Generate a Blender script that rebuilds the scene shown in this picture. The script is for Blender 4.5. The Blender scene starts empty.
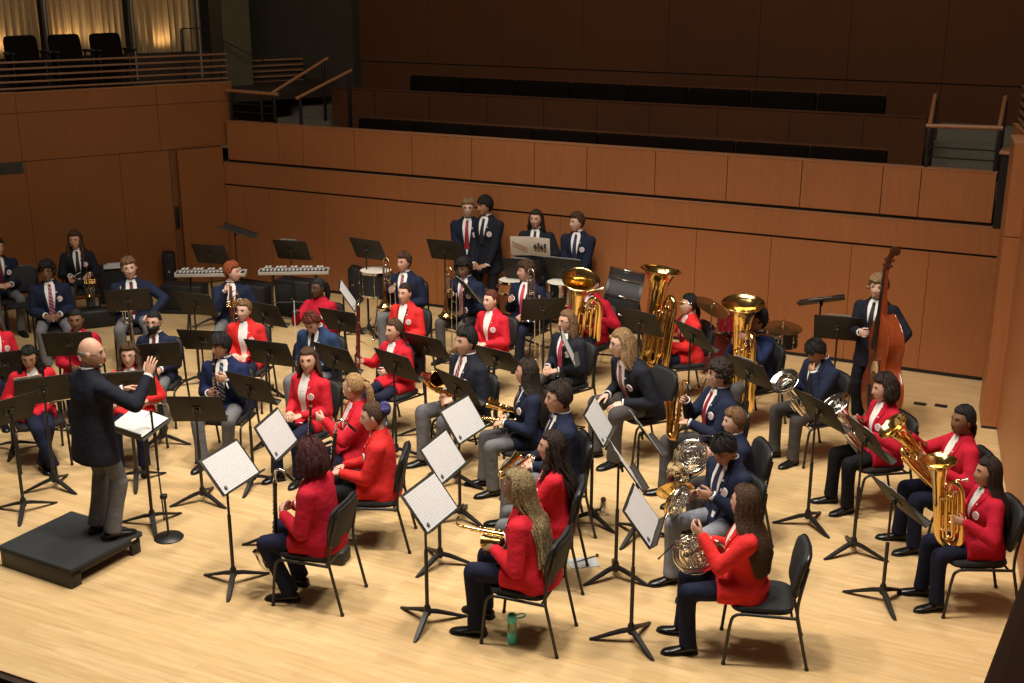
import bpy, math, random
from math import sin, cos, pi, radians, sqrt, hypot, atan2, exp, degrees
from mathutils import Vector, Matrix, noise
from mathutils.bvhtree import BVHTree

V = Vector
random.seed(7)
scene = bpy.context.scene
COL = scene.collection

# ------------------------------------------------------------------ camera
FPX, PITCH, CAMH = 1220.0, radians(17.2), 4.9
cam_data = bpy.data.cameras.new('camera')
cam_data.sensor_width = 36.0
cam_data.lens = FPX / 1024 * 36.0
cam_data.clip_end = 200
cam = bpy.data.objects.new('camera', cam_data)
cam.location = (0, 0, CAMH)
cam.rotation_euler = (pi / 2 - PITCH, 0, 0)
COL.objects.link(cam)
scene.camera = cam

# ------------------------------------------------------------------ world, lamps, exposure
world = bpy.data.worlds.new('world')
scene.world = world
world.use_nodes = True
world.node_tree.nodes['Background'].inputs[0].default_value = (1.0, 0.72, 0.5, 1)
world.node_tree.nodes['Background'].inputs[1].default_value = 0.045
scene.view_settings.view_transform = 'Standard'
scene.view_settings.look = 'None'
scene.view_settings.gamma = 1.0
scene.view_settings.use_curve_mapping = False
scene.view_settings.exposure = 0.0


def spot(name, loc, target, power, size, blend=0.6, radius=0.35, col=(1, 0.90, 0.77)):
    l = bpy.data.lights.new(name, 'SPOT')
    l.energy = power
    l.spot_size = radians(size)
    l.spot_blend = blend
    l.shadow_soft_size = radius
    l.color = col
    o = bpy.data.objects.new(name, l)
    o.location = loc
    o.rotation_euler = (V(target) - V(loc)).to_track_quat('-Z', 'Y').to_euler()
    COL.objects.link(o)
    return o


for lx, ly, tx, ty, pw, sz in (
        (-3.5, 8.5, -2.2, 10.0, 1470, 80), (0.0, 8.0, 0.1, 9.0, 1600, 80), (2.4, 8.2, 1.6, 9.2, 698, 74),
        (-2.4, 11.8, -2.2, 12.4, 1050, 68), (0.6, 11.0, 0.4, 12.0, 1050, 76), (3.4, 10.2, 2.9, 11.2, 640, 74),
        (-4.4, 13.2, -4.4, 14.0, 710, 58), (-1.2, 14.0, -1.2, 15.0, 760, 58)):
    spot('stage_light', (lx, ly, 9.5), (tx, ty, 0), pw, sz)


def area(name, loc, target, power, sx, sy, col=(1, 0.90, 0.77)):
    l = bpy.data.lights.new(name, 'AREA')
    l.shape = 'RECTANGLE'
    l.size, l.size_y = sx, sy
    l.energy = power
    l.color = col
    o = bpy.data.objects.new(name, l)
    o.location = loc
    o.rotation_euler = (V(target) - V(loc)).to_track_quat('-Z', 'Y').to_euler()
    COL.objects.link(o)
    return o


area('stage_canopy_light', (-1.0, 8.6, 10.5), (0.0, 13.0, 0), 560, 9, 5)


# ------------------------------------------------------------------ pixel helpers (frame 1024 x 683)
def ray(px, py):
    dx, dy = (px - 512) / FPX, -(py - 341.5) / FPX
    return V((dx, cos(PITCH) + dy * sin(PITCH), -sin(PITCH) + dy * cos(PITCH)))


def at(px, py, z=0.0):
    d = ray(px, py)
    t = (z - CAMH) / d.z
    return V((d.x * t, d.y * t, z))


def hdir(deg):
    return V((cos(radians(deg)), sin(radians(deg)), 0))


# ------------------------------------------------------------------ materials
def lin(c):
    return tuple(((v / 255) / 12.92 if v / 255 <= 0.04045 else ((v / 255 + 0.055) / 1.055) ** 2.4) for v in c)


_M = {}


def mat(name, col, rough=0.6, metal=0.0, var=0.0, vscale=30.0, bump=0.0, bscale=60.0, spec=0.5, coat=0.0, stretch=None, alpha=1.0, trans=0.0):
    if name in _M:
        return _M[name]
    m = bpy.data.materials.new(name)
    m.use_nodes = True
    nt = m.node_tree
    b = nt.nodes['Principled BSDF']
    b.inputs['Base Color'].default_value = (*col, 1)
    b.inputs['Roughness'].default_value = rough
    b.inputs['Metallic'].default_value = metal
    b.inputs['Specular IOR Level'].default_value = spec
    b.inputs['Coat Weight'].default_value = coat
    b.inputs['Transmission Weight'].default_value = trans
    tc = nt.nodes.new('ShaderNodeTexCoord')
    mp = nt.nodes.new('ShaderNodeMapping')
    nt.links.new(tc.outputs['Object'], mp.inputs['Vector'])
    if stretch:
        mp.inputs['Scale'].default_value = stretch
    if var > 0:
        n = nt.nodes.new('ShaderNodeTexNoise')
        n.inputs['Scale'].default_value = vscale
        n.inputs['Detail'].default_value = 4
        nt.links.new(mp.outputs['Vector'], n.inputs['Vector'])
        r = nt.nodes.new('ShaderNodeMapRange')
        r.inputs['From Min'].default_value = 0.3
        r.inputs['From Max'].default_value = 0.7
        r.inputs['To Min'].default_value = 1 - var
        r.inputs['To Max'].default_value = 1 + var
        nt.links.new(n.outputs['Fac'], r.inputs['Value'])
        mx = nt.nodes.new('ShaderNodeVectorMath')
        mx.operation = 'SCALE'
        mx.inputs[0].default_value = col
        nt.links.new(r.outputs['Result'], mx.inputs['Scale'])
        nt.links.new(mx.outputs['Vector'], b.inputs['Base Color'])
    if bump > 0:
        n2 = nt.nodes.new('ShaderNodeTexNoise')
        n2.inputs['Scale'].default_value = bscale
        n2.inputs['Detail'].default_value = 3
        nt.links.new(mp.outputs['Vector'], n2.inputs['Vector'])
        bp = nt.nodes.new('ShaderNodeBump')
        bp.inputs['Strength'].default_value = bump
        bp.inputs['Distance'].default_value = 0.02
        nt.links.new(n2.outputs['Fac'], bp.inputs['Height'])
        nt.links.new(bp.outputs['Normal'], b.inputs['Normal'])
    _M[name] = m
    return m


def wood(name, col, var=0.18, rough=0.42, scale=(14, 14, 0.9), rot=0.0):
    """veneer with straight vertical grain"""
    if name in _M:
        return _M[name]
    m = mat(name, col, rough=rough, var=0.0)
    nt = m.node_tree
    b = nt.nodes['Principled BSDF']
    mp = [n for n in nt.nodes if n.type == 'MAPPING'][0]
    mp.inputs['Scale'].default_value = scale
    n = nt.nodes.new('ShaderNodeTexNoise')
    n.inputs['Scale'].default_value = 3.0
    n.inputs['Detail'].default_value = 6
    n.inputs['Roughness'].default_value = 0.65
    nt.links.new(mp.outputs['Vector'], n.inputs['Vector'])
    big = nt.nodes.new('ShaderNodeTexNoise')
    big.inputs['Scale'].default_value = 0.5
    tc = [q for q in nt.nodes if q.type == 'TEX_COORD'][0]
    nt.links.new(tc.outputs['Object'], big.inputs['Vector'])
    add = nt.nodes.new('ShaderNodeMath')
    add.operation = 'ADD'
    nt.links.new(n.outputs['Fac'], add.inputs[0])
    nt.links.new(big.outputs['Fac'], add.inputs[1])
    cr = nt.nodes.new('ShaderNodeValToRGB')
    e = cr.color_ramp.elements
    e[0].position, e[1].position = 0.6, 1.4
    cr.color_ramp.elements[0].position = 0.3
    cr.color_ramp.elements[1].position = 0.7
    e[0].color = (*[c * (1 - var) for c in col], 1)
    e[1].color = (*[c * (1 + var) for c in col], 1)
    half = nt.nodes.new('ShaderNodeMath')
    half.operation = 'MULTIPLY'
    half.inputs[1].default_value = 0.5
    nt.links.new(add.outputs[0], half.inputs[0])
    nt.links.new(half.outputs[0], cr.inputs['Fac'])
    nt.links.new(cr.outputs['Color'], b.inputs['Base Color'])
    return m


def floor_mat():
    m = bpy.data.materials.new('maple_strip_floor')
    m.use_nodes = True
    nt = m.node_tree
    b = nt.nodes['Principled BSDF']
    tc = nt.nodes.new('ShaderNodeTexCoord')
    mp = nt.nodes.new('ShaderNodeMapping')
    mp.inputs['Rotation'].default_value = (0, 0, 0)
    nt.links.new(tc.outputs['Object'], mp.inputs['Vector'])
    br = nt.nodes.new('ShaderNodeTexBrick')
    br.inputs['Scale'].default_value = 1.0
    br.inputs['Brick Width'].default_value = 1.1
    br.inputs['Row Height'].default_value = 0.07
    br.inputs['Mortar Size'].default_value = 0.0012
    br.inputs['Mortar Smooth'].default_value = 0.3
    br.inputs['Bias'].default_value = 0.0
    br.offset = 0.37
    br.inputs['Color1'].default_value = (0.620, 0.440, 0.228, 1)
    br.inputs['Color2'].default_value = (0.565, 0.385, 0.182, 1)
    br.inputs['Mortar'].default_value = (0.48, 0.31, 0.14, 1)
    nt.links.new(mp.outputs['Vector'], br.inputs['Vector'])
    n = nt.nodes.new('ShaderNodeTexNoise')
    n.inputs['Scale'].default_value = 2.0
    n.inputs['Detail'].default_value = 5
    m2 = nt.nodes.new('ShaderNodeMapping')
    m2.inputs['Rotation'].default_value = (0, 0, 0)
    m2.inputs['Scale'].default_value = (1.2, 14, 1)
    nt.links.new(tc.outputs['Object'], m2.inputs['Vector'])
    nt.links.new(m2.outputs['Vector'], n.inputs['Vector'])
    r = nt.nodes.new('ShaderNodeMapRange')
    r.inputs['From Min'].default_value = 0.3
    r.inputs['From Max'].default_value = 0.7
    r.inputs['To Min'].default_value = 0.87
    r.inputs['To Max'].default_value = 1.1
    nt.links.new(n.outputs['Fac'], r.inputs['Value'])
    sc = nt.nodes.new('ShaderNodeVectorMath')
    sc.operation = 'SCALE'
    nt.links.new(br.outputs['Color'], sc.inputs[0])
    nt.links.new(r.outputs['Result'], sc.inputs['Scale'])
    nt.links.new(sc.outputs['Vector'], b.inputs['Base Color'])
    b.inputs['Roughness'].default_value = 0.38
    b.inputs['Specular IOR Level'].default_value = 0.35
    return m


SKIN = {'light': (0.58, 0.33, 0.235), 'pale': (0.66, 0.42, 0.325), 'tan': (0.42, 0.22, 0.135), 'brown': (0.20, 0.095, 0.052), 'dark': (0.085, 0.040, 0.024)}
HAIRC = {'black': (0.010, 0.009, 0.009), 'dark': (0.022, 0.014, 0.010), 'brown': (0.062, 0.032, 0.016), 'lightbrown': (0.16, 0.085, 0.04), 'blond': (0.33, 0.20, 0.085),
         'red': (0.26, 0.062, 0.018), 'auburn': (0.10, 0.022, 0.014), 'burgundy': (0.050, 0.010, 0.012), 'white': (0.30, 0.26, 0.22), 'violet': (0.055, 0.05, 0.19), 'gold': (0.27, 0.20, 0.10), 'sand': (0.24, 0.15, 0.07)}


def skin(n):
    return mat('skin_' + n, SKIN[n], rough=0.55, var=0.06, vscale=25)


def hairm(n):
    return mat('hair_' + n, HAIRC[n], rough=0.58, var=0.5, vscale=55, bump=0.7, bscale=110, spec=0.28)


CLOTH = {'red': (0.56, 0.016, 0.032), 'crimson': (0.42, 0.009, 0.028), 'scarlet': (0.64, 0.026, 0.026), 'navy': (0.011, 0.016, 0.040), 'blue': (0.020, 0.042, 0.105), 'royal': (0.011, 0.019, 0.066), 'ink': (0.012, 0.014, 0.023),
         'grey': (0.135, 0.137, 0.150), 'paleg': (0.22, 0.235, 0.28), 'char': (0.070, 0.066, 0.066), 'navyp': (0.010, 0.013, 0.035), 'blackp': (0.008, 0.008, 0.011)}


def cloth(n):
    return mat('cloth_' + n, CLOTH[n], rough=0.85, var=0.10, vscale=12, bump=0.75, bscale=11, spec=0.2)


WHITE = mat('shirt_white', (0.78, 0.77, 0.76), rough=0.8, var=0.04)
EYEW = mat('eye_white', (0.75, 0.72, 0.68), rough=0.3)
EYED = mat('eye_dark', (0.018, 0.012, 0.009), rough=0.2)
LIP = {k: mat('lip_' + k, (SKIN[k][0] * 0.82, SKIN[k][1] * 0.50, SKIN[k][2] * 0.52), rough=0.4) for k in SKIN}
SHOE = mat('black_leather', (0.008, 0.008, 0.009), rough=0.28)
SOLE = mat('shoe_sole', (0.012, 0.011, 0.010), rough=0.7)
BLACKM = mat('black_metal', (0.012, 0.0115, 0.011), rough=0.42, spec=0.5)
DESKM = mat('stand_desk_black', (0.030, 0.026, 0.021), rough=0.6, var=0.08, spec=0.3)
FABRIC = mat('black_upholstery', (0.010, 0.0105, 0.012), rough=0.75, var=0.15, vscale=40, bump=0.1, bscale=200)
PIPING = mat('black_vinyl', (0.008, 0.008, 0.009), rough=0.35)
GOLD = mat('lacquered_brass', (0.84, 0.58, 0.22), rough=0.15, metal=1.0)
REDGOLD = mat('dark_brass', (0.62, 0.33, 0.10), rough=0.22, metal=1.0)
SILVER = mat('silver_plate', (0.80, 0.79, 0.75), rough=0.13, metal=1.0)
CHROME = mat('chrome', (0.75, 0.75, 0.76), rough=0.15, metal=1.0)
EBONY = mat('ebony', (0.010, 0.009, 0.009), rough=0.3)
REED = mat('reed_cane', (0.55, 0.42, 0.22), rough=0.6)
RUBBER = mat('black_rubber', (0.01, 0.01, 0.01), rough=0.8)
CASE = mat('black_case', (0.010, 0.010, 0.011), rough=0.6, var=0.1)
STRING = mat('steel_string', (0.5, 0.5, 0.5), rough=0.3, metal=1.0)


def tie_mat(name, c1, c2, stripes=True):
    if name in _M:
        return _M[name]
    m = mat(name, c1, rough=0.6)
    if stripes:
        nt = m.node_tree
        b = nt.nodes['Principled BSDF']
        mp = [n for n in nt.nodes if n.type == 'MAPPING'][0]
        mp.inputs['Rotation'].default_value = (0, radians(40), 0)
        w = nt.nodes.new('ShaderNodeTexWave')
        w.bands_direction = 'Z'
        w.inputs['Scale'].default_value = 8.5
        nt.links.new(mp.outputs['Vector'], w.inputs['Vector'])
        cr = nt.nodes.new('ShaderNodeValToRGB')
        cr.color_ramp.interpolation = 'CONSTANT'
        cr.color_ramp.elements[0].color = (*c1, 1)
        cr.color_ramp.elements[1].position = 0.62
        cr.color_ramp.elements[1].color = (*c2, 1)
        nt.links.new(w.outputs['Fac'], cr.inputs['Fac'])
        nt.links.new(cr.outputs['Color'], b.inputs['Base Color'])
    return m


TIES = {'redstripe': tie_mat('tie_red_stripe', (0.28, 0.012, 0.03), (0.30, 0.24, 0.30)), 'red': tie_mat('tie_red', (0.30, 0.012, 0.028), (0, 0, 0), False), 'pink': tie_mat('tie_pink', (0.52, 0.05, 0.10), (0, 0, 0), False),
        'navystripe': tie_mat('tie_navy_stripe', (0.012, 0.018, 0.06), (0.25, 0.27, 0.36)), 'navy': tie_mat('tie_navy', (0.020, 0.022, 0.075), (0, 0, 0), False), 'dark': tie_mat('tie_dark', (0.012, 0.013, 0.02), (0, 0, 0), False), 'maroon': tie_mat('tie_maroon', (0.11, 0.008, 0.02), (0, 0, 0), False), 'pale': tie_mat('tie_pale', (0.5, 0.30, 0.34), (0.3, 0.05, 0.1))}


def sheet_mat():
    """white paper with rows of faint staves"""
    m = mat('sheet_music_paper', (0.82, 0.81, 0.79), rough=0.75)
    nt = m.node_tree
    b = nt.nodes['Principled BSDF']
    tc = [n for n in nt.nodes if n.type == 'TEX_COORD'][0]
    w = nt.nodes.new('ShaderNodeTexWave')
    w.bands_direction = 'Z'
    w.inputs['Scale'].default_value = 15.0
    mp = [n for n in nt.nodes if n.type == 'MAPPING'][0]
    nt.links.new(mp.outputs['Vector'], w.inputs['Vector'])
    n = nt.nodes.new('ShaderNodeTexNoise')
    n.inputs['Scale'].default_value = 90
    nt.links.new(mp.outputs['Vector'], n.inputs['Vector'])
    mul = nt.nodes.new('ShaderNodeMath')
    mul.operation = 'MULTIPLY'
    nt.links.new(w.outputs['Fac'], mul.inputs[0])
    nt.links.new(n.outputs['Fac'], mul.inputs[1])
    cr = nt.nodes.new('ShaderNodeValToRGB')
    cr.color_ramp.elements[0].position = 0.30
    cr.color_ramp.elements[0].color = (0.60, 0.60, 0.61, 1)
    cr.color_ramp.elements[1].position = 0.75
    cr.color_ramp.elements[1].color = (0.36, 0.36, 0.37, 1)
    nt.links.new(mul.outputs[0], cr.inputs['Fac'])
    nt.links.new(cr.outputs['Color'], b.inputs['Base Color'])
    return m


PAPER = sheet_mat()
PLAINPAPER = mat('plain_paper', (0.62, 0.62, 0.62), rough=0.75, var=0.02)
BADGEW = mat('badge_white', (0.78, 0.74, 0.75), rough=0.5)
BADGER = mat('badge_pink', (0.60, 0.36, 0.42), rough=0.5)


# ------------------------------------------------------------------ mesh builder
class MB:
    def __init__(s):
        s.v, s.f, s.m = [], [], []

    def add(s, verts, faces, mi=0):
        o = len(s.v)
        s.v += [V(p) for p in verts]
        s.f += [tuple(i + o for i in f) for f in faces]
        s.m += [mi] * len(faces)

    def merge(s, o, M=None, mi=None):
        k = len(s.v)
        s.v += [(M @ p) if M else p.copy() for p in o.v]
        s.f += [tuple(i + k for i in f) for f in o.f]
        s.m += [mi if mi is not None else q for q in o.m]

    def loft(s, rings, mi=0, caps=True, closed=True):
        n = len(rings[0])
        vs = [p for r in rings for p in r]
        fs = []
        for i in range(len(rings) - 1):
            for j in range(n if closed else n - 1):
                a, b = i * n + j, i * n + (j + 1) % n
                fs.append((a, b, b + n, a + n))
        if caps:
            fs.append(tuple(reversed(range(n))))
            k = (len(rings) - 1) * n
            fs.append(tuple(range(k, k + n)))
        s.add(vs, fs, mi)

    def tube(s, pts, rad, n=8, mi=0, caps=True, flat=1.0, ref=None):
        pts = [V(p) for p in pts]
        N = len(pts)
        if not hasattr(rad, '__len__'):
            rad = [rad] * N
        tang = []
        for i in range(N):
            t = (pts[min(i + 1, N - 1)] - pts[max(i - 1, 0)])
            tang.append(t.normalized() if t.length > 1e-9 else V((0, 0, 1)))
        u = V(ref) if ref else (V((0, 0, 1)) if abs(tang[0].z) < 0.9 else V((1, 0, 0)))
        u = (u - tang[0] * u.dot(tang[0])).normalized()
        rings = []
        for i in range(N):
            t = tang[i]
            u = u - t * u.dot(t)
            u = u.normalized() if u.length > 1e-6 else t.orthogonal().normalized()
            w = t.cross(u)
            rings.append([pts[i] + (u * cos(2 * pi * j / n) * flat + w * sin(2 * pi * j / n)) * rad[i] for j in range(n)])
        s.loft(rings, mi, caps)

    def ell(s, c, r, n=12, m=8, mi=0, R=None):
        c = V(c)
        vs, fs = [], []
        for i in range(1, m):
            a = pi * i / m
            for j in range(n):
                b = 2 * pi * j / n
                p = V((r[0] * sin(a) * cos(b), r[1] * sin(a) * sin(b), r[2] * cos(a)))
                vs.append(c + (R @ p if R else p))
        top = len(vs)
        t, bt = V((0, 0, r[2])), V((0, 0, -r[2]))
        vs += [c + (R @ t if R else t), c + (R @ bt if R else bt)]
        for j in range(n):
            k = (j + 1) % n
            fs.append((top, j, k))
            for i in range(m - 2):
                fs.append((i * n + j, (i + 1) * n + j, (i + 1) * n + k, i * n + k))
            fs.append((top + 1, (m - 2) * n + k, (m - 2) * n + j))
        s.add(vs, fs, mi)

    def box(s, lo, hi, mi=0, bev=0.0, M=None):
        x0, y0, z0 = lo
        x1, y1, z1 = hi
        b = min(bev, (x1 - x0) / 2.01, (y1 - y0) / 2.01, (z1 - z0) / 2.01)
        if b <= 0:
            vs = [V((x, y, z)) for z in (z0, z1) for x, y in ((x0, y0), (x1, y0), (x1, y1), (x0, y1))]
            fs = [(3, 2, 1, 0), (4, 5, 6, 7), (0, 1, 5, 4), (1, 2, 6, 5), (2, 3, 7, 6), (3, 0, 4, 7)]
        else:
            def ring(x0, y0, x1, y1, z, c):
                return [V(p) for p in ((x0 + c, y0, z), (x1 - c, y0, z), (x1, y0 + c, z), (x1, y1 - c, z), (x1 - c, y1, z), (x0 + c, y1, z), (x0, y1 - c, z), (x0, y0 + c, z))]
            rs = [ring(x0 + b, y0 + b, x1 - b, y1 - b, z0, b * 0.4), ring(x0 + b * .3, y0 + b * .3, x1 - b * .3, y1 - b * .3, z0 + b * .3, b * .8), ring(x0, y0, x1, y1, z0 + b, b), ring(x0, y0, x1, y1, z1 - b, b), ring(x0 + b * .3, y0 + b * .3, x1 - b * .3, y1 - b * .3, z1 - b * .3, b * .8), ring(x0 + b, y0 + b, x1 - b, y1 - b, z1, b * 0.4)]
            vs = [p for r in rs for p in r]
            fs = []
            for i in range(5):
                for j in range(8):
                    k = (j + 1) % 8
                    fs.append((i * 8 + j, i * 8 + k, i * 8 + 8 + k, i * 8 + 8 + j))
            fs.append(tuple(reversed(range(8))))
            fs.append(tuple(range(40, 48)))
        if M:
            vs = [M @ p for p in vs]
        s.add(vs, fs, mi)

    def lathe(s, prof, n=20, mi=0, M=None, caps=False):
        rings = []
        for r, z in prof:
            rings.append([V((r * cos(2 * pi * j / n), r * sin(2 * pi * j / n), z)) for j in range(n)])
        if M:
            rings = [[M @ p for p in r] for r in rings]
        s.loft(rings, mi, caps)

    def prism(s, poly, t0, t1, mi=0, M=None):
        """poly in xz plane, extruded along y from t0 to t1"""
        n = len(poly)
        vs = [V((x, t0, z)) for x, z in poly] + [V((x, t1, z)) for x, z in poly]
        if M:
            vs = [M @ p for p in vs]
        fs = [tuple(range(n)), tuple(reversed(range(n, 2 * n)))]
        for j in range(n):
            k = (j + 1) % n
            fs.append((k, j, j + n, k + n))
        s.add(vs, fs, mi)

    def mesh(s, name, mats, smooth=True):
        me = bpy.data.meshes.new(name)
        me.from_pydata([tuple(p) for p in s.v], [], s.f)
        for m in mats:
            me.materials.append(m)
        me.polygons.foreach_set('material_index', s.m)
        if smooth:
            me.polygons.foreach_set('use_smooth', [True] * len(s.f))
            try:
                me.set_sharp_from_angle(angle=radians(50))
            except Exception:
                pass
        me.update()
        return me


def obj(name, data, parent=None, matrix=None):
    o = bpy.data.objects.new(name, data)
    COL.objects.link(o)
    if parent:
        o.parent = parent
    if matrix is not None:
        o.matrix_local = matrix
    return o


def tag(o, label=None, cat=None, group=None, kind=None):
    if label:
        o['label'] = label
    if cat:
        o['category'] = cat
    if group:
        o['group'] = group
    if kind:
        o['kind'] = kind
    return o


def build(name, mb, mats, parent=None, smooth=True):
    if not isinstance(mats, (list, tuple)):
        mats = [mats]
    return obj(name, mb.mesh(name, mats, smooth), parent)


def struct(name, mb, mats, label=None, smooth=False):
    o = build(name, mb, mats, None, smooth)
    return tag(o, label, None, None, 'structure')


PROTO = {}


def inst(proto, name, label, cat, group, M, over=None):
    """a thing as an Empty with its parts; parts of repeats share mesh data"""
    root = bpy.data.objects.new(name, None)
    root.empty_display_size = 0.1
    COL.objects.link(root)
    root.matrix_world = M
    tag(root, label, cat, group)
    made = []
    for i, (pn, me, par) in enumerate(PROTO[proto]):
        o = obj(pn, me, root if par is None else made[par])
        if over and i in over:
            o.matrix_local = over[i]
        made.append(o)
    return root


def frame(origin, z, y):
    """matrix whose local z points along z and local y as near as may be to y"""
    z = V(z).normalized()
    y = V(y)
    y = (y - z * y.dot(z)).normalized()
    x = y.cross(z)
    M = Matrix.Identity(4)
    for i, a in enumerate((x, y, z)):
        M.col[i][:3] = a
    M.col[3][:3] = V(origin)
    return M


def spline(pts, k=6, rads=None):
    """Catmull-Rom through pts"""
    pts = [V(p) for p in pts]
    out, ro = [], []
    P = [pts[0] * 2 - pts[1]] + pts + [pts[-1] * 2 - pts[-2]]
    for i in range(1, len(P) - 2):
        for j in range(k):
            t = j / k
            a, b, c, d = P[i - 1], P[i], P[i + 1], P[i + 2]
            out.append(0.5 * ((2 * b) + (c - a) * t + (2 * a - 5 * b + 4 * c - d) * t * t + (3 * b - a - 3 * c + d) * t ** 3))
            if rads:
                ro.append(rads[i - 1] * (1 - t) + rads[i] * t)
    out.append(pts[-1])
    if rads:
        ro.append(rads[-1])
        return out, ro
    return out


def sstep(a, b, x):
    t = max(0.0, min(1.0, (x - a) / (b - a)))
    return t * t * (3 - 2 * t)


# ================================================================== THE HALL
HALL = Matrix.Translation((-1.2, 17.6, 0)) @ Matrix.Rotation(radians(-26), 4, 'Z')       # x along the back wall, y behind it
LEFT = Matrix.Translation((-4.62, 19.27, 0)) @ Matrix.Rotation(radians(33), 4, 'Z')       # -x along the left wall towards the camera, y behind it

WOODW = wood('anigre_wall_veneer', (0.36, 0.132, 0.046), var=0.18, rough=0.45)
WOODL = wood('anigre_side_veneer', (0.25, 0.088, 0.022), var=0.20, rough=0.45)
WOODU = wood('shade_darkened_veneer', (0.092, 0.027, 0.005), var=0.18, rough=0.9)  # wood colour darkened to carry the dim light above the stage
WOODT = wood('wood_cap', (0.36, 0.16, 0.07), var=0.12, rough=0.4, scale=(1, 14, 14))
GAP = mat('shadow_gap', (0.012, 0.007, 0.004), rough=0.8)
OLIVE = mat('olive_plaster', (0.088, 0.070, 0.034), rough=0.9, var=0.10, vscale=6)
OLIVE2 = mat('dark_plaster', (0.046, 0.036, 0.020), rough=0.9, var=0.12, vscale=4)
STEPC = mat('aisle_carpet', (0.17, 0.15, 0.11), rough=0.95, var=0.1)
DARKFLOOR = mat('dark_floor', (0.03, 0.014, 0.007), rough=0.6)


def local(o, M):
    o.matrix_world = M
    return o


# floor
mb = MB()
mb.box((-9.0, -9.95, -0.12), (12.5, 0.3, 0.0))
local(struct('floor', mb, floor_mat(), 'pale maple strip stage floor'), HALL)
mb = MB()
mb.box((-9.0, -10.0, -1.0), (12.5, -9.95, -0.02))
mb.box((-14, -16, -1.1), (14, -10.05, -1.0))
local(struct('trim_1', mb, DARKFLOOR, 'dark stage front and auditorium floor below'), HALL)
# floor boxes sunk in the stage
for i, (px, py) in enumerate(((920, 404), (941, 406))):
    mb = MB()
    mb.box((-0.07, -0.05, 0.0), (0.07, 0.05, 0.006), 0, 0.004)
    mb.box((-0.05, -0.035, 0.006), (0.05, 0.035, 0.009), 0, 0.002)
    o = build('floor_outlet', mb, GAP)
    o.matrix_world = Matrix.Translation(at(px, py)) @ Matrix.Rotation(radians(-26), 4, 'Z')
    tag(o, ('left' if i == 0 else 'right') + ' of two small dark floor outlets before the back wall', 'floor outlet', 'floor outlets')

# back wall of the stage: panels, fascia, ledge
seams = [-3.76, -3.36, -2.89, -1.88, -0.9, 0.09, 1.11, 2.08, 3.07, 4.05, 5.05, 6.07, 7.0, 7.80]
mb = MB()
mb.box((-3.78, 0.012, 0), (7.85, 0.2, 1.9), 1)
for a, b in zip(seams, seams[1:]):
    mb.box((a + .003, 0, 0.045), (b - .003, 0.02, 1.545), 0)
mb.box((-3.76, -0.012, 1.575), (7.85, 0.03, 1.90), 0)
mb.box((-3.76, -0.016, 1.90), (7.85, 0.12, 1.912), 2)
local(struct('wall_back', mb, [WOODW, GAP, WOODT], 'panelled brown wood wall behind the stage'), HALL)
mb = MB()
mb.box((-3.7, -0.004, 0), (7.75, 0.012, 0.045), 0)
local(struct('baseboard_back', mb, GAP), HALL)
# balcony front above it
seams2 = [-3.66, -2.68, -2.22, -1.29, -0.3, 0.68, 1.66, 2.45, 3.43, 4.41, 5.37, 6.36, 6.81, 7.66]
mb = MB()
mb.box((-3.66, 0.06, 1.9), (7.66, 0.14, 2.52), 1)
for a, b in zip(seams2, seams2[1:]):
    mb.box((a + .005, 0.035, 1.955), (b - .005, 0.065, 2.545), 0)
mb.box((-3.66, 0.03, 2.545), (7.66, 0.16, 2.56), 2)
local(struct('trim_2', mb, [WOODW, GAP, WOODT], 'panelled wood front of the choir balcony'), HALL)
# terraces behind
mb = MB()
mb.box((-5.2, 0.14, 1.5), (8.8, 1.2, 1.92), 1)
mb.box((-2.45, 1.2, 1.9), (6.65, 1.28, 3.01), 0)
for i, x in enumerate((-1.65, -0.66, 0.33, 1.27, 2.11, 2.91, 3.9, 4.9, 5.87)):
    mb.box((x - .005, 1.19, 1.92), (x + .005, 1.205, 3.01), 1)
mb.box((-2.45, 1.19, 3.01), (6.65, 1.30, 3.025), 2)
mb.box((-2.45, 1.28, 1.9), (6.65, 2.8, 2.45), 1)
local(struct('trim_3', mb, [WOODU, DARKFLOOR, WOODU], 'shade-darkened wood front of the upper choir terrace'), HALL)
# aisle steps, left and right of the terraces
for i, (x0, x1) in enumerate(((-3.55, -2.5), (6.7, 7.7))):
    mb = MB()
    for k in range(5):
        mb.box((x0, 0.35 + .42 * k, 1.9), (x1, 0.80 + .42 * k, 2.14 + .17 * k), 0)
    local(struct('trim_%d' % (4 + i), mb, STEPC, 'carpeted aisle steps of the choir balcony'), HALL)
# upper back wall
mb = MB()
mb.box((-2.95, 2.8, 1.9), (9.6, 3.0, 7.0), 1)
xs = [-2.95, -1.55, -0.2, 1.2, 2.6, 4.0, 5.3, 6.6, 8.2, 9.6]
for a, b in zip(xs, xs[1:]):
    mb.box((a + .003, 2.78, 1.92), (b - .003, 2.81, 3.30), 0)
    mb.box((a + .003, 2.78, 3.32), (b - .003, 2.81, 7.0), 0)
local(struct('wall_upper', mb, [WOODU, GAP], 'shade-darkened upper wood wall behind the choir terraces'), HALL)
mb = MB()
mb.box((-7.5, 2.55, 1.9), (-2.9, 2.75, 7.0), 0)
local(struct('wall_corner', mb, OLIVE2, 'dark plaster wall in the corner'), HALL)


BENCHF = mat('dark_bench_fabric', (0.009, 0.006, 0.0045), rough=0.95, var=0.1, spec=0.05)


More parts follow.
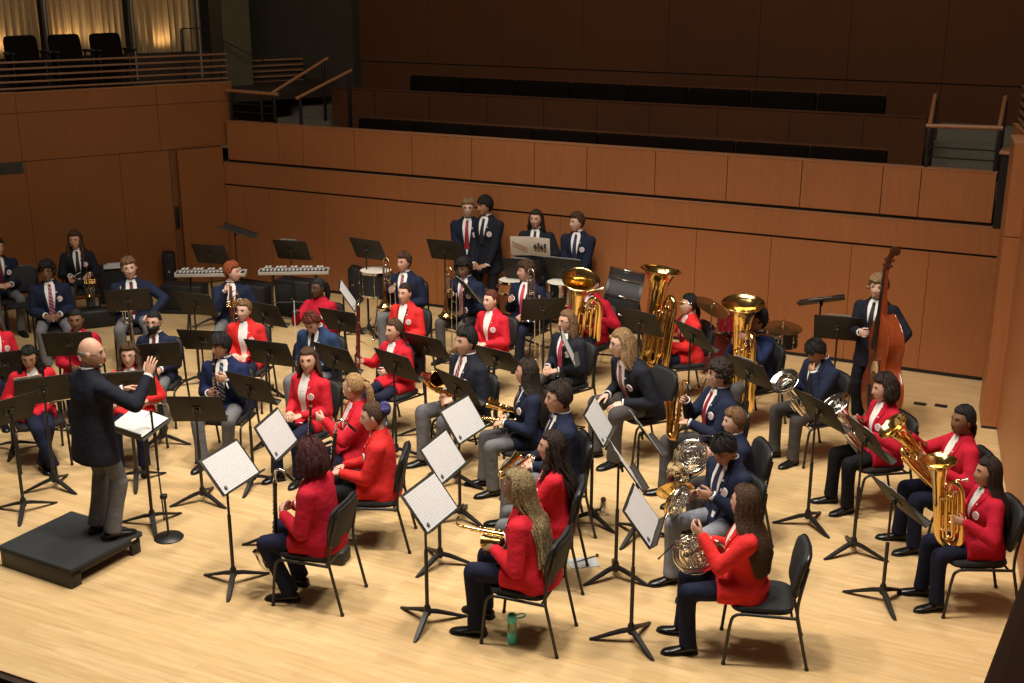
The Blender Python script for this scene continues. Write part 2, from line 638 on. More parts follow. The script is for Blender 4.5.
def seat_row(name, x0, x1, y, zb, zt, segs, label):
    root = obj(name, None)
    root.matrix_world = HALL @ Matrix.Translation(((x0 + x1) / 2, y, zb))
    tag(root, label, 'seating', 'choir seating rows')
    w, h = (x1 - x0) / 2, zt - zb
    step = 2 * w / segs
    for k in range(segs):
        mb = MB()
        M = Matrix.Translation((-w + step * (k + .5), 0, 0)) @ Matrix.Rotation(radians(-6), 4, 'X')
        mb.box((-step / 2 + .008, -0.05, 0.40), (step / 2 - .008, 0.05, h - .02), 0, 0.03, M)
        build('backrest', mb, BENCHF, root)
        mb = MB()
        mb.box((-step / 2 + .008, -0.42, 0.32), (step / 2 - .008, -0.04, 0.44), 0, 0.03, Matrix.Translation((-w + step * (k + .5), 0, 0)))
        build('seat', mb, BENCHF, root)
    mb = MB()
    mb.box((-w, -0.01, h - .022), (w, 0.12, h), 0, 0.006, Matrix.Translation((0, 0.06, 0)))
    build('top_rail', mb, WOODU, root)
    mb = MB()
    for k in range(segs + 1):
        x = -w + step * k
        mb.box((x - .02, -0.36, 0), (x + .02, 0.06, 0.34), 0, 0.005)
    build('support_frame', mb, BLACKM, root)


seat_row('choir_bench', -1.62, 6.3, 0.62, 1.92, 2.66, 8, 'front dark upholstered choir bench row behind the balcony panels')
seat_row('choir_bench', -1.5, 6.0, 2.0, 2.45, 3.20, 8, 'rear dark upholstered choir bench row under the upper wall')


def railing(name, label, posts, rails, extra, M, group='choir balcony railings'):
    """posts: (x,y,z0,z1); rails: list of point lists (wood); extra: list of thin metal rails"""
    root = obj(name, None)
    root.matrix_world = M @ Matrix.Translation(posts[0][:3])
    tag(root, label, 'railing', group)
    o = V(posts[0][:3])
    for x, y, a, b in posts:
        mb = MB()
        mb.box((x - .02 - o.x, y - .02 - o.y, a - o.z), (x + .02 - o.x, y + .02 - o.y, b - o.z), 0, 0.004)
        build('post', mb, BLACKM, root)
    for r in rails:
        mb = MB()
        mb.tube([V(p) - o for p in r], 0.026, 10)
        build('handrail', mb, WOODT, root)
    for r in extra:
        mb = MB()
        mb.tube([V(p) - o for p in r], 0.009, 6)
        build('rail', mb, BLACKM, root)


railing('balcony_railing', 'low wooden handrail at the left end of the choir balcony', [(-3.58, .1, 2.56, 3.0), (-3.0, .1, 2.56, 3.0), (-2.75, .1, 2.56, 2.98)],
        [[(-3.66, .1, 3.02), (-2.68, .1, 3.0)]], [[(-3.6, .1, z), (-2.75, .1, z)] for z in (2.70, 2.82)], HALL)
railing('stair_railing', 'sloping handrail beside the corner wall on the left balcony', [(-2.95, .35, 1.95, 2.95), (-2.62, 1.25, 2.2, 3.42)], [[(-3.0, .3, 2.96), (-2.6, 1.35, 3.46)]], [], HALL)
railing('stair_railing', 'sloping handrail left of the choir benches', [(-2.42, .3, 1.95, 2.93), (-2.08, 1.15, 2.2, 3.26)], [[(-2.46, .25, 2.93), (-2.06, 1.2, 3.30)]], [], HALL)
railing('balcony_railing', 'framed handrail at the right end of the choir balcony', [(6.84, .1, 2.56, 3.03), (7.62, .1, 2.56, 3.05), (6.78, .95, 2.3, 3.3), (7.6, .95, 2.3, 3.3)],
        [[(6.80, .1, 3.05), (7.66, .1, 3.07)], [(6.84, .1, 3.05), (6.76, .98, 3.33)], [(7.62, .1, 3.07), (7.58, .98, 3.34)]], [[(6.84, .1, z), (7.62, .1, z)] for z in (2.68, 2.80)], HALL)

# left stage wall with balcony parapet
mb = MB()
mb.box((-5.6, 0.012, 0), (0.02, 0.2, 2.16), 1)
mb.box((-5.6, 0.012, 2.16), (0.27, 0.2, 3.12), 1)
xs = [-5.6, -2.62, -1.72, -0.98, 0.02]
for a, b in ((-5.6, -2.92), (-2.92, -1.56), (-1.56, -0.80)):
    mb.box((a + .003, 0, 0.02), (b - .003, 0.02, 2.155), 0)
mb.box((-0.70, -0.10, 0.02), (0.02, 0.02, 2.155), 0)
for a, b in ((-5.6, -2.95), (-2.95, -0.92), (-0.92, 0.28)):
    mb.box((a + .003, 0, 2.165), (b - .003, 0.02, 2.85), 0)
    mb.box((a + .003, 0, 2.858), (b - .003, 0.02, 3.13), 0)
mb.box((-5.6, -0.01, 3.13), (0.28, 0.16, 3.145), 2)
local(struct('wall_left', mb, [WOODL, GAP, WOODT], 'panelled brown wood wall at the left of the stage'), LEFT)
mb = MB()
mb.box((-0.80, -0.012, 0.01), (-0.70, 0.012, 2.15), 0)
local(struct('door_1', mb, wood('door_veneer', (0.17, 0.065, 0.022)), 'edge of the flush door in the left stage wall'), LEFT)
mb = MB()
mb.box((-0.765, -0.05, 0.98), (-0.745, -0.012, 1.22), 0, 0.006)
mb.box((-0.79, -0.02, 0.92), (-0.72, -0.010, 1.28), 0, 0.003)
o = local(build('door_handle', mb, BLACKM), LEFT)
tag(o, 'dark pull handle on the flush door of the left wall', 'door handle')
mb = MB()
mb.box((-3.6, -0.012, 2.0), (-2.95, 0.01, 2.16), 0)
for k in range(9):
    mb.box((-3.58, -0.018, 2.012 + k * .016), (-2.97, -0.010, 2.018 + k * .016), 0)
o = local(build('air_vent', mb, mat('vent_grey', (0.05, 0.055, 0.042), rough=0.6)), LEFT)
tag(o, 'grey slotted air vent set high in the left wood wall', 'air vent')
# rails of the left balcony
root = obj('balcony_railing', None)
root.matrix_world = LEFT @ Matrix.Translation((-2.7, 0.07, 3.145))
tag(root, 'five-bar wooden railing on the left balcony parapet', 'railing', 'side balcony railings')
RAILW = wood('rail_wood', (0.27, 0.135, 0.07), scale=(1, 14, 14))
for k in range(5):
    mb = MB()
    mb.box((-2.9, -0.02, 0.035 + .092 * k), (2.95, 0.02, 0.062 + .092 * k), 0, 0.006)
    build('bar', mb, RAILW, root)
for x in (-2.2, -0.95, 0.25, 1.45, 2.85):
    mb = MB()
    mb.box((x - .012, 0.0, 0), (x + .012, 0.04, 0.44), 0, 0.003)
    build('post', mb, BLACKM, root)
# balcony floor, sill, wall behind, pillar
mb = MB()
mb.box((-6, 0.18, 2.8), (2.2, 2.2, 3.00), 0)
mb.box((-6, 1.40, 2.95), (1.0, 2.2, 3.10), 0)
mb.box((-6, 1.52, 3.1), (1.0, 1.6, 3.52), 0)
local(struct('trim_6', mb, DARKFLOOR, 'dark floor and sill of the left balcony'), LEFT)
mb = MB()
mb.box((-6, 2.05, 3.1), (1.4, 2.2, 6.6), 0)
local(struct('wall_balcony', mb, OLIVE2, 'dark wall behind the curtains'), LEFT)
mb = MB()
mb.box((0.47, 0.75, 2.9), (0.93, 1.35, 6.6), 0)
local(struct('trim_7', mb, OLIVE, 'olive plaster pillar at the end of the left balcony'), LEFT)
for i, x in enumerate((-2.08, -0.75, 0.33)):
    mb = MB()
    mb.box((x - .035, 1.50, 3.1), (x + .035, 1.56, 6.6), 0, 0.004)
    mb.box((x - .012, 1.47, 3.1), (x + .012, 1.50, 6.6), 1, 0.003)
    local(struct('trim_%d' % (8 + i), mb, [mat('bronze_mullion', (0.05, 0.04, 0.03), rough=0.5), mat('pale_mullion', (0.30, 0.27, 0.22), rough=0.4)], 'upright mullion between the lit curtains'), LEFT)

CURT = mat('gold_curtain', (0.45, 0.30, 0.145), rough=0.9, var=0.12, vscale=4, stretch=(8, 8, 0.4))
rc = random.Random(3)
for i, (a, b, d) in enumerate(((-4.6, -2.12, 'gold lit curtain at the far left of the balcony'), (-2.04, -0.79, 'gold lit curtain behind the two right balcony chairs'), (-0.71, 0.48, 'gold lit curtain beside the olive pillar'))):
    n = int((b - a) / 0.012)
    ph = [rc.uniform(0, 6) for _ in range(4)]
    top, bot = [], []
    for k in range(n + 1):
        x = a + (b - a) * k / n
        y = 1.82 + 0.035 * sin(x * 58 + ph[0] + 1.6 * sin(x * 7 + ph[1])) + 0.02 * sin(x * 23 + ph[2])
        bot.append(V((x, y, 3.12)))
        top.append(V((x + .01 * sin(9 * x), y + .01 * sin(31 * x + ph[3]), 6.5)))
    back = [p + V((0, .02, 0)) for p in bot], [p + V((0, .02, 0)) for p in top]
    mb = MB()
    mb.loft([bot + back[0][::-1], top + back[1][::-1]], 0, True)
    o = local(build('curtain', mb, CURT), LEFT)
    tag(o, d, 'curtain', 'balcony curtains')
for x, e in ((-2.75, 7), (-1.72, 12), (-1.2, 7), (-0.22, 8), (-3.5, 6)):
    p = LEFT @ V((x, 1.66, 3.60))
    l = bpy.data.lights.new('curtain_uplight', 'SPOT')
    l.energy, l.spot_size, l.spot_blend, l.shadow_soft_size, l.color = e, radians(150), 1.0, 0.08, (1, 0.76, 0.42)
    lo = bpy.data.objects.new('curtain_uplight', l)
    lo.location = p
    lo.rotation_euler = ((LEFT.to_3x3() @ V((0.0, 0.30, 0.8)))).to_track_quat('-Z', 'Y').to_euler()
    COL.objects.link(lo)

# balcony chairs
mb = MB(); rings = []
for k, (z, w, y) in enumerate(((0.40, .21, 0), (0.44, .235, 0), (0.62, .255, .03), (0.80, .25, .06), (0.86, .235, .065), (0.88, .19, .06))):
    rings.append([V((w * (abs(cos(t)) ** .35) * (1 if cos(t) > 0 else -1), y + .045 * sin(t), z)) for t in [2 * pi * j / 20 for j in range(20)]])
mb.loft(rings)
back = mb.mesh('backrest', [BENCHF])
mb = MB(); mb.box((-.24, -.46, .38), (.24, 0, .48), 0, .04); seat = mb.mesh('seat', [BENCHF])
def arm_mesh(s):
    mb = MB(); mb.box((s * .27 - .03, -.40, .62), (s * .27 + .03, 0.0, .66), 0, .015); mb.tube([(s * .27, -.34, 0), (s * .27, -.34, .62)], .018); mb.tube([(s * .27, -.04, 0), (s * .27, -.04, .62)], .018)
    return mb.mesh('armrest', [BLACKM])
PROTO['balcony_chair'] = [('backrest', back, None), ('seat', seat, None), ('armrest', arm_mesh(-1), None), ('armrest', arm_mesh(1), None)]
for px, d in ((22, 'leftmost of three dark upholstered balcony chairs before the curtains'), (66, 'middle of three dark upholstered balcony chairs before the curtains'), (107, 'rightmost of three dark upholstered balcony chairs before the curtains')):
    # stands 0.9 m behind the parapet
    r = ray(px, 47)
    o, n = LEFT @ V((0, .95, 0)), LEFT.to_3x3() @ V((0, 1, 0))
    t = (o - V((0, 0, CAMH))).dot(n) / V((r.x, r.y, 0)).dot(n)
    inst('balcony_chair', 'balcony_chair', d, 'chair', 'balcony chairs', Matrix.Translation((r.x * t, r.y * t, 3.0)) @ Matrix.Rotation(radians(33 + 8), 4, 'Z'))
railing('stair_railing', 'bent metal handrail before the curtain near the olive pillar', [(-.16, .9, 3.0, 3.92)], [], [[(-.16, .9, 3.92), (.16, .9, 3.92), (.5, .6, 3.68), (1.0, .4, 3.4)]], LEFT, 'side balcony railings')
mb = MB()
mb.box((0.95, 1.2, 2.85), (2.0, 1.28, 3.36), 0)
for k in range(5):
    mb.box((0.95, 1.15, 2.98 + .09 * k), (2.0, 1.2, 3.008 + .09 * k), 1)
local(struct('trim_11', mb, [DARKFLOOR, RAILW], 'slatted wooden railing beyond the olive pillar'), LEFT)

# right stage wall
RPTS = [V((5.80, 14.22, 0)), V((5.53, 13.15, 0)), V((5.33, 12.55, 0)), V((4.22, 9.15, 0)), V((3.62, 7.25, 0))]
for i in range(3):
    a, b = ((RPTS[0], RPTS[1]), (RPTS[1], RPTS[2]), (RPTS[2], RPTS[4]))[i]
    d = (b - a)
    M = Matrix.Translation(a) @ Matrix.Rotation(atan2(d.y, d.x), 4, 'Z')
    L = d.length
    mb = MB()
    off = (0.0, -0.16, 0.0)[i]
    mb.box((0, off, 0.03), (L, 0.3, 2.15), 0)
    mb.box((0, off, 2.16), (L, 0.3, 3.13), 0)
    mb.box((0, off + .01, 0), (L, 0.3, 0.03), 1)
    mb.box((0, off - .01, 3.13), (L, 0.32, 3.145), 2)
    local(struct(('wall_right', 'trim_12', 'wall_right_front')[i], mb, [WOODW, GAP, WOODT], 'brown wood wall at the right of the stage'), M)
a, b = RPTS[0] + V((.06, .0, 0)), RPTS[4] + V((.12, 0, 0))
d = b - a
root = obj('balcony_railing', None)
root.matrix_world = Matrix.Translation(a + V((0, 0, 3.145))) @ Matrix.Rotation(atan2(d.y, d.x), 4, 'Z')
tag(root, 'five-bar wooden railing on the right balcony parapet', 'railing', 'side balcony railings')
for k in range(5):
    mb = MB()
    mb.box((0, -0.02, 0.035 + .092 * k), (d.length, 0.02, 0.062 + .092 * k), 0, 0.006)
    build('bar', mb, RAILW, root)
for k in range(6):
    mb = MB()
    mb.box((.05 + k * 1.3, 0, 0), (.075 + k * 1.3, 0.04, 0.44), 0, 0.003)
    build('post', mb, BLACKM, root)
mb = MB()
mb.box((7.68, -.02, 1.9), (7.80, 0.35, 2.78), 0, 0.01)
mb.box((7.66, -.05, 2.78), (7.84, 0.36, 2.82), 1, 0.01)
local(struct('trim_13', mb, [BLACKM, WOODT], 'dark end panel with wooden cap at the right of the balcony'), HALL)
mb = MB()
mb.box((-.035, -.008, -.06), (.035, 0, .06), 0, 0.004)
mb.box((-.012, -.012, .01), (.012, -.006, .035), 1)
mb.box((-.012, -.012, -.035), (.012, -.006, -.01), 1)
o = build('wall_outlet', mb, [mat('outlet_plate', (0.42, 0.33, 0.24), rough=0.4), GAP])
dd = RPTS[1] - RPTS[0]
o.matrix_world = Matrix.Translation(RPTS[0] + dd * .35 + V((-.015, -.0, .42))) @ Matrix.Rotation(atan2(dd.y, dd.x), 4, 'Z')
tag(o, 'pale wall outlet plate low in the right rear corner', 'wall outlet')
# parapet of the balcony the view is taken from
a, b = at(979, 686, 4.05), at(1030, 552, 4.05)
d = b - a
a2 = a - d * 1.2
M = Matrix.Translation(V((a2.x, a2.y, 0))) @ Matrix.Rotation(atan2(d.y, d.x), 4, 'Z')
mb = MB()
mb.box((0, -0.4, 3.3), (d.length * 4.2, 0, 4.05), 0, 0.02)
local(struct('trim_14', mb, wood('near_parapet', (0.085, 0.030, 0.008), rough=.85), 'dark parapet of the near balcony'), M)


# ================================================================== FURNITURE PROTOTYPES
# ---- chair: origin on the floor under the seat, forward +y
mb = MB(); rings = []
def srect(w, d, z, y, n=24, p=.45):
    return [V((w * (abs(cos(t)) ** p) * (1 if cos(t) > 0 else -1), y + d * (abs(sin(t)) ** p) * (1 if sin(t) > 0 else -1), z)) for t in [2 * pi * j / n for j in range(n)]]
mb.loft([srect(.20, .20, .415, .01), srect(.225, .225, .42, .01), srect(.235, .235, .445, .01), srect(.225, .228, .465, .01), srect(.17, .17, .476, .0)])
chair_seat = mb.mesh('seat', [FABRIC])
mb = MB()
Mb = Matrix.Translation((0, -.225, .52)) @ Matrix.Rotation(radians(12), 4, 'X')
def back_ring(s, y, curve):
    pts = []
    for j in range(28):
        t = 2 * pi * j / 28
        x = .225 * s * (abs(cos(t)) ** .42) * (1 if cos(t) > 0 else -1)
        z = .19 + .185 * s * (abs(sin(t)) ** .42) * (1 if sin(t) > 0 else -1)
        if z < .19: x *= .90
        pts.append(Mb @ V((x, y + curve * (x / .225) ** 2, z)))
    return pts
mb.loft([back_ring(.86, -.034, .03), back_ring(.97, -.028, .03), back_ring(1, -.012, .03), back_ring(1, .008, .03), back_ring(.96, .022, .03), back_ring(.84, .03, .03)])
chair_back = mb.mesh('backrest', [FABRIC])
mb = MB()
def back_edge(s, y):
    return [p for p in back_ring(s, y, .03)]
e = back_edge(1.01, -.01)
mb.tube(e + [e[0]], .010, 6, 0, False)
chair_pipe = mb.mesh('edge_trim', [PIPING])
PROTO['chair'] = [('seat', chair_seat, None), ('backrest', chair_back, None), ('edge_trim', chair_pipe, 1)]
for sx in (-1, 1):
    mb = MB()
    mb.tube(spline([(sx * .245, .27, .0), (sx * .243, .235, .33), (sx * .24, .20, .405), (sx * .24, .12, .418)], 5), .0125, 8)
    mb.tube([(sx * .245, .27, 0), (sx * .245, .268, .02)], .016, 8)
    PROTO['chair'].append(('leg', mb.mesh('leg', [BLACKM]), None))
    mb = MB()
    mb.tube([(sx * .245, -.33, .0), (sx * .243, -.235, .415)], .0125, 8)
    mb.tube([(sx * .245, -.33, 0), (sx * .245, -.326, .02)], .016, 8)
    PROTO['chair'].append(('leg', mb.mesh('leg', [BLACKM]), None))
mb = MB()
for sx in (-1, 1):
    mb.tube([(sx * .24, .13, .418), (sx * .241, -.24, .41)], .0125, 8)
    mb.tube(spline([(sx * .243, -.235, .41), (sx * .238, -.235, .52), (sx * .225, -.26, .66), (sx * .21, -.29, .80)], 5), .0125, 8)
mb.tube([(-.24, .15, .41), (.24, .15, .41)], .010, 8)
mb.tube([(-.24, -.2, .41), (.24, -.2, .41)], .010, 8)
PROTO['chair'].append(('frame', mb.mesh('frame', [BLACKM]), None))

# ---- music stand, desk centre 1 m above the floor; the musician stands at -y and sees the desk face
mb = MB()
mb.tube([(0, 0, .10), (0, 0, .62)], .0155, 10)
post_lo = mb.mesh('lower_post', [BLACKM])
mb = MB(); mb.tube([(0, 0, 0), (0, 0, 1)], .0105, 8); post_hi = mb.mesh('upper_post', [BLACKM])
mb = MB(); mb.lathe([(.02, .06), (.028, .07), (.028, .13), (.02, .15)], 12, caps=True); hub = mb.mesh('hub', [BLACKM])
PROTO['stand'] = [('lower_post', post_lo, None), ('upper_post', post_hi, None), ('hub', hub, None)]
for k in range(3):
    R = Matrix.Rotation(2 * pi * k / 3 + .5, 4, 'Z')
    mb = MB()
    rings = []
    for q, (y, z, w, h) in enumerate(((.01, .10, .026, .018), (.08, .085, .026, .018), (.18, .05, .024, .014), (.27, .018, .020, .010), (.315, .008, .012, .008))):
        rings.append([R @ V((sx * w, y, z + sz * h)) for sx, sz in ((-1, -.6), (1, -.6), (.7, .6), (-.7, .6))])
    mb.loft(rings)
    PROTO['stand'].append(('leg', mb.mesh('leg', [BLACKM]), None))
mb = MB()
mb.box((-.255, -.002, -.17), (.255, .002, .17), 0, .001)
# rounded corners along the rim
mb.tube([(-.255, 0, -.17), (-.255, 0, .165), (-.25, 0, .17), (.25, 0, .17), (.255, 0, .165), (.255, 0, -.17)], .004, 5)
desk = mb.mesh('desk', [DESKM])
mb = MB(); mb.box((-.255, -.065, -.176), (.255, .002, -.171), 0, .001); mb.box((-.255, -.067, -.176), (.255, -.062, -.160), 0, .001); lip = mb.mesh('lip', [DESKM])
mb = MB(); mb.box((-.045, .002, -.045), (.045, .010, .045), 0, .003); mb.ell((0, .03, 0), (.022, .028, .022), 10, 6); mb.tube([(0, .03, 0), (0, .045, -.05)], .012, 8); brk = mb.mesh('bracket', [BLACKM])
PROTO['stand'] += [('desk', desk, None), ('lip', lip, 6), ('bracket', brk, 6)]
PROTO['stand_lip'] = None

# ---- sheet of music lying on a desk (desk coordinates, facing -y)
def sheet_mesh(w, h, n=10):
    mb = MB()
    f, b = [], []
    for i in range(n + 1):
        x = -w / 2 + w * i / n
        y = -.008 - .006 * abs(sin(pi * 2 * (i / n - .5)))
        f.append((x, y))
    rings = []
    for z in (-h / 2, 0, h / 2):
        rings.append([V((x, y, z)) for x, y in f] + [V((x, y + .002, z)) for x, y in reversed(f)])
    mb.loft(rings)
    return mb.mesh('page', [PAPER])
SHEET2, SHEET1 = sheet_mesh(.47, .315), sheet_mesh(.25, .33)
mb = MB()
mb.lathe([(0.0, .0), (.017, .0), (.017, .0015), (0, .0015)], 14, 0, Matrix.Translation((0, -.0155, 0)) @ Matrix.Rotation(pi / 2, 4, 'X'))
mb.lathe([(0.0, .0), (.007, .0), (.007, .0015), (0, .0015)], 10, 1, Matrix.Translation((.004, -.017, .003)) @ Matrix.Rotation(pi / 2, 4, 'X'))
MARK = mb.mesh('printed_emblem', [mat('print_dark', (0.03, 0.028, 0.03), rough=0.8), mat('print_tan', (0.35, 0.22, 0.18), rough=0.8)])
PROTO['sheet2'] = [('page', SHEET2, None), ('printed_emblem', MARK, None)]
PROTO['sheet1'] = [('page', SHEET1, None), ('printed_emblem', MARK, None)]


def music_stand(px, py, face, who, z=1.0, tilt=28, sheet=None, yoff=0.0, xoff=0.0, rot=None, sname=None, roll=0, slabel=None):
    """px, py: where the middle of the desk is seen; face: heading (deg) the printed side looks to"""
    p = at(px, py, z)
    yaw = radians(face + 90)          # local -y looks along 'face'
    tl = radians(tilt)
    off = Matrix.Rotation(yaw, 4, 'Z') @ V((0, .045, 0))
    base = p + off
    M = Matrix.Translation((base.x, base.y, 0)) @ Matrix.Rotation(yaw, 4, 'Z')
    D = Matrix.Translation((0, -.045, z)) @ Matrix.Rotation(radians(roll), 4, 'Y') @ Matrix.Rotation(-tl, 4, 'X')
    hi = Matrix.Translation((0, 0, .55)) @ Matrix.Diagonal((1, 1, z - .03 - .55, 1))
    over = {6: D, 1: hi}
    if z < .9:
        over[0] = Matrix.Translation((0, 0, .02)) @ Matrix.Diagonal((1, 1, .8, 1))
    turn = radians(rot if rot is not None else (px * 37 + py * 11) % 120)
    for i in (3, 4, 5):
        over[i] = Matrix.Rotation(turn, 4, 'Z')
    inst('stand', 'music_stand', sname or ('black music stand in front of the ' + who), 'music stand', 'orchestra music stands', M, over)
    if sheet:
        h = .315 if sheet == 'sheet2' else .33
        S = M @ D @ Matrix.Translation((xoff, 0, -.005 + yoff))
        w = .47 if sheet == 'sheet2' else .25
        inst(sheet, 'sheet_music', (slabel or ('white sheet music facing the ' + who if not sname else 'white sheet music on the stand ' + sname.split('stand ', 1)[1])), 'sheet music', 'sheet music on the stands', S,
             {1: Matrix.Translation((-w / 2 + .045, 0, -h / 2 + .04))})


# ================================================================== PEOPLE
def head_base(d, off=0.0):
    """surface of a head for the unit direction d (x right, y forward, z up); centre at mid-height"""
    x, y, z = d
    px, py, pz = .0755 * x, .094 * y, .118 * z
    if z < 0:
        t = -z
        px *= 1 - .22 * t ** 1.5
        py = py * (1 - .30 * t ** 1.5) + .042 * t ** 1.6
        if y < 0:
            py += .02 * t * -y
    else:
        py -= .006 * z
        if y > 0:
            py *= 1 - .05 * z
    p = V((px, py, pz))
    if off:
        n = V((x / .0755, y / .094, z / .118)).normalized()
        p = p + n * off
    return p


def gauss(a, s):
    return exp(-(a / s) ** 2)


def face_pt(d):
    p = head_base(d)
    x, y, z = d
    if y > 0.15:
        X, Z = p.x, p.z
        f = sstep(.15, .5, y)
        o = 0
        # nose
        if -.055 < Z < .03:
            t = (.03 - Z) / .068
            o += .024 * max(0, t) ** 1.2 * gauss(X, .0085 + .006 * t) * (1 - sstep(.93, 1.2, t))
        o -= .009 * gauss(abs(X) - .031, .016) * gauss(Z - .008, .013)
        o += .004 * gauss(abs(X) - .028, .022) * gauss(Z - .030, .010)
        o += .005 * gauss(X, .022) * gauss(Z + .066, .013)
        o += .007 * gauss(X, .020) * gauss(Z + .100, .014)
        o += .003 * gauss(abs(X) - .042, .016) * gauss(Z + .022, .018)
        p.y += o * f
    return p


def grid_dirs(nu, nv):
    out = []
    for i in range(1, nv):
        a = pi * i / nv
        out.append([V((sin(a) * sin(2 * pi * j / nu), sin(a) * cos(2 * pi * j / nu), cos(a))) for j in range(nu)])
    return out


def sphere_mesh(fn, nu, nv):
    mb = MB()
    rows = [[fn(d) for d in r] for r in grid_dirs(nu, nv)]
    mb.loft(rows, 0, False)
    t, b = len(mb.v), len(mb.v) + 1
    mb.v += [fn(V((0, 0, 1))), fn(V((0, 0, -1)))]
    k = (nv - 2) * nu
    for j in range(nu):
        mb.f.append((t, j, (j + 1) % nu)); mb.m.append(0)
        mb.f.append((b, k + (j + 1) % nu, k + j)); mb.m.append(0)
    mb.f = [tuple(reversed(f)) for f in mb.f]
    return mb


HEADMB = sphere_mesh(face_pt, 40, 34)
def front_y(x, z):
    zz = z / .118
    best, by = None, 0
    for i in range(60):
        y = i / 59
        d = V((x / .0755, y, zz))
        d.normalize()
        p = face_pt(d)
        e = abs(p.x - x) + abs(p.z - z)
        if best is None or e < best:
            best, by = e, p.y
    return by


FY = {'eye': front_y(.031, .008), 'lip': front_y(0, -.066), 'brow': front_y(.03, .032)}


def make_head(scale_face=1.0, eyes='open', lipmat=3):
    mb = MB()
    mb.merge(HEADMB)
    for s in (-1, 1):
        # ears
        R = Matrix.Rotation(radians(-22 * s), 3, 'Z') @ Matrix.Rotation(radians(-12), 3, 'X')
        mb.ell((s * .077, -.006, -.004), (.011, .019, .032), 10, 8, 0, R)
        ey = FY['eye']
        if eyes == 'open':
            mb.ell((s * .031, ey - .005, .008), (.0140, .0095, .0075), 10, 6, 1)
            mb.ell((s * .031, ey + .0025, .0075), (.0075, .0035, .0068), 8, 6, 2)
            mb.tube([(s * .016, ey + .001, .010), (s * .031, ey + .005, .0155), (s * .047, ey - .004, .011)], .0022, 5, 2)
            mb.ell((s * .031, ey - .0045, .0135), (.0155, .0095, .004), 10, 6, 0)
        else:
            mb.ell((s * .031, ey - .004, .009), (.0145, .009, .008), 10, 6, 0)
            mb.ell((s * .031, ey - .001, .002), (.012, .006, .002), 8, 5, 2)
        b = FY['brow']
        mb.tube([(s * .014, b + .004, .027), (s * .03, b + .002, .033), (s * .046, b - .012, .027)], [.0032, .0046, .0028], 6, 4, True)
    ly = FY['lip']
    mb.ell((0, ly - .002, -.063), (.020, .0065, .0045), 10, 6, 3)
    mb.ell((0, ly - .002, -.070), (.017, .0065, .005), 10, 6, 3)
    return mb


def seg(mb, a, b, ra, rb, n=10, k=5, mi=0):
    a, b = V(a), V(b)
    pts = [a.lerp(b, i / k) for i in range(k + 1)]
    rr = [ra + (rb - ra) * i / k for i in range(k + 1)]
    mb.tube(pts, rr, n, mi)
    mb.ell(a, (ra, ra, ra), n, 6, mi)
    mb.ell(b, (rb, rb, rb), n, 6, mi)


def limb(a, c, l1, l2, pole):
    """middle joint of a two-bone limb"""
    a, c, pole = V(a), V(c), V(pole)
    d = (c - a).length
    if d > (l1 + l2) * .995:
        c = a + (c - a).normalized() * (l1 + l2) * .995
        d = (c - a).length
    d = max(d, abs(l1 - l2) + .02)
    ax = (c - a).normalized()
    x = (d * d + l1 * l1 - l2 * l2) / (2 * d)
    h = sqrt(max(0, l1 * l1 - x * x))
    p = pole - ax * pole.dot(ax)
    p = p.normalized() if p.length > 1e-5 else ax.orthogonal().normalized()
    return a + ax * x + p * h, c


def make_hand(wrist, hd, pn, side, curl=.6, s=1.0, point=False, spread=.0):
    """hd: direction of the fingers, pn: direction the palm faces, side: +1 right hand, -1 left"""
    mb = MB()
    hd = V(hd).normalized()
    pn = V(pn)
    pn = (pn - hd * pn.dot(hd)).normalized()
    # thumb side: right hand, palm facing pn, fingers hd -> thumb towards hd x pn for the left hand
    th = hd.cross(pn) * (-side)
    th = -th
    w = V(wrist)
    rings = []
    for q, (t, hw, ht) in enumerate(((-.015, .026, .020), (.01, .029, .019), (.04, .038, .018), (.07, .042, .0155), (.092, .040, .012))):
        c = w + hd * t * s
        rings.append([c + th * (cos(2 * pi * j / 12) * hw * s) + pn * (sin(2 * pi * j / 12) * ht * s) for j in range(12)])
    mb.loft(rings)
    for f, (o, L, r) in enumerate(((.030, .072, .0088), (.010, .080, .0092), (-.010, .075, .0088), (-.029, .060, .0078))):
        base = w + hd * .085 * s + th * o * s
        cu = curl * (1 + .10 * f) if not (point and f == 0) else .1
        d = (hd + th * o * (2 + 8 * spread)).normalized()
        pts, rad = [base - hd * .012 * s], [r * s]
        cur = base
        ang = 0
        for k, fr in enumerate((.46, .31, .23)):
            ang += cu * (.75 if k == 0 else .95)
            dd = d * cos(ang) + pn * sin(ang)
            mid = cur + dd * L * fr * .5 * s
            cur = cur + dd * L * fr * s
            pts += [mid, cur]
            rad += [r * s * (1 - .07 * (k + .5)), r * s * (1 - .10 * (k + 1))]
        mb.tube(pts, rad, 8)
        mb.ell(cur, (rad[-1],) * 3, 6, 4)
    b = w + hd * .022 * s + th * .026 * s
    d1 = (hd * .62 + th * .62 + pn * .42).normalized()
    d2 = (hd * .86 + th * .12 + pn * (.3 + .4 * curl)).normalized()
    m1 = b + d1 * .038 * s
    m2 = m1 + d2 * .03 * s
    m3 = m2 + d2 * .024 * s
    mb.tube([b - d1 * .012, b, m1, m2, m3], [.012 * s, .0125 * s, .0108 * s, .0098 * s, .0078 * s], 8)
    mb.ell(m3, (.0078 * s,) * 3, 6, 4)
    return mb


HAIRSEED = [0]


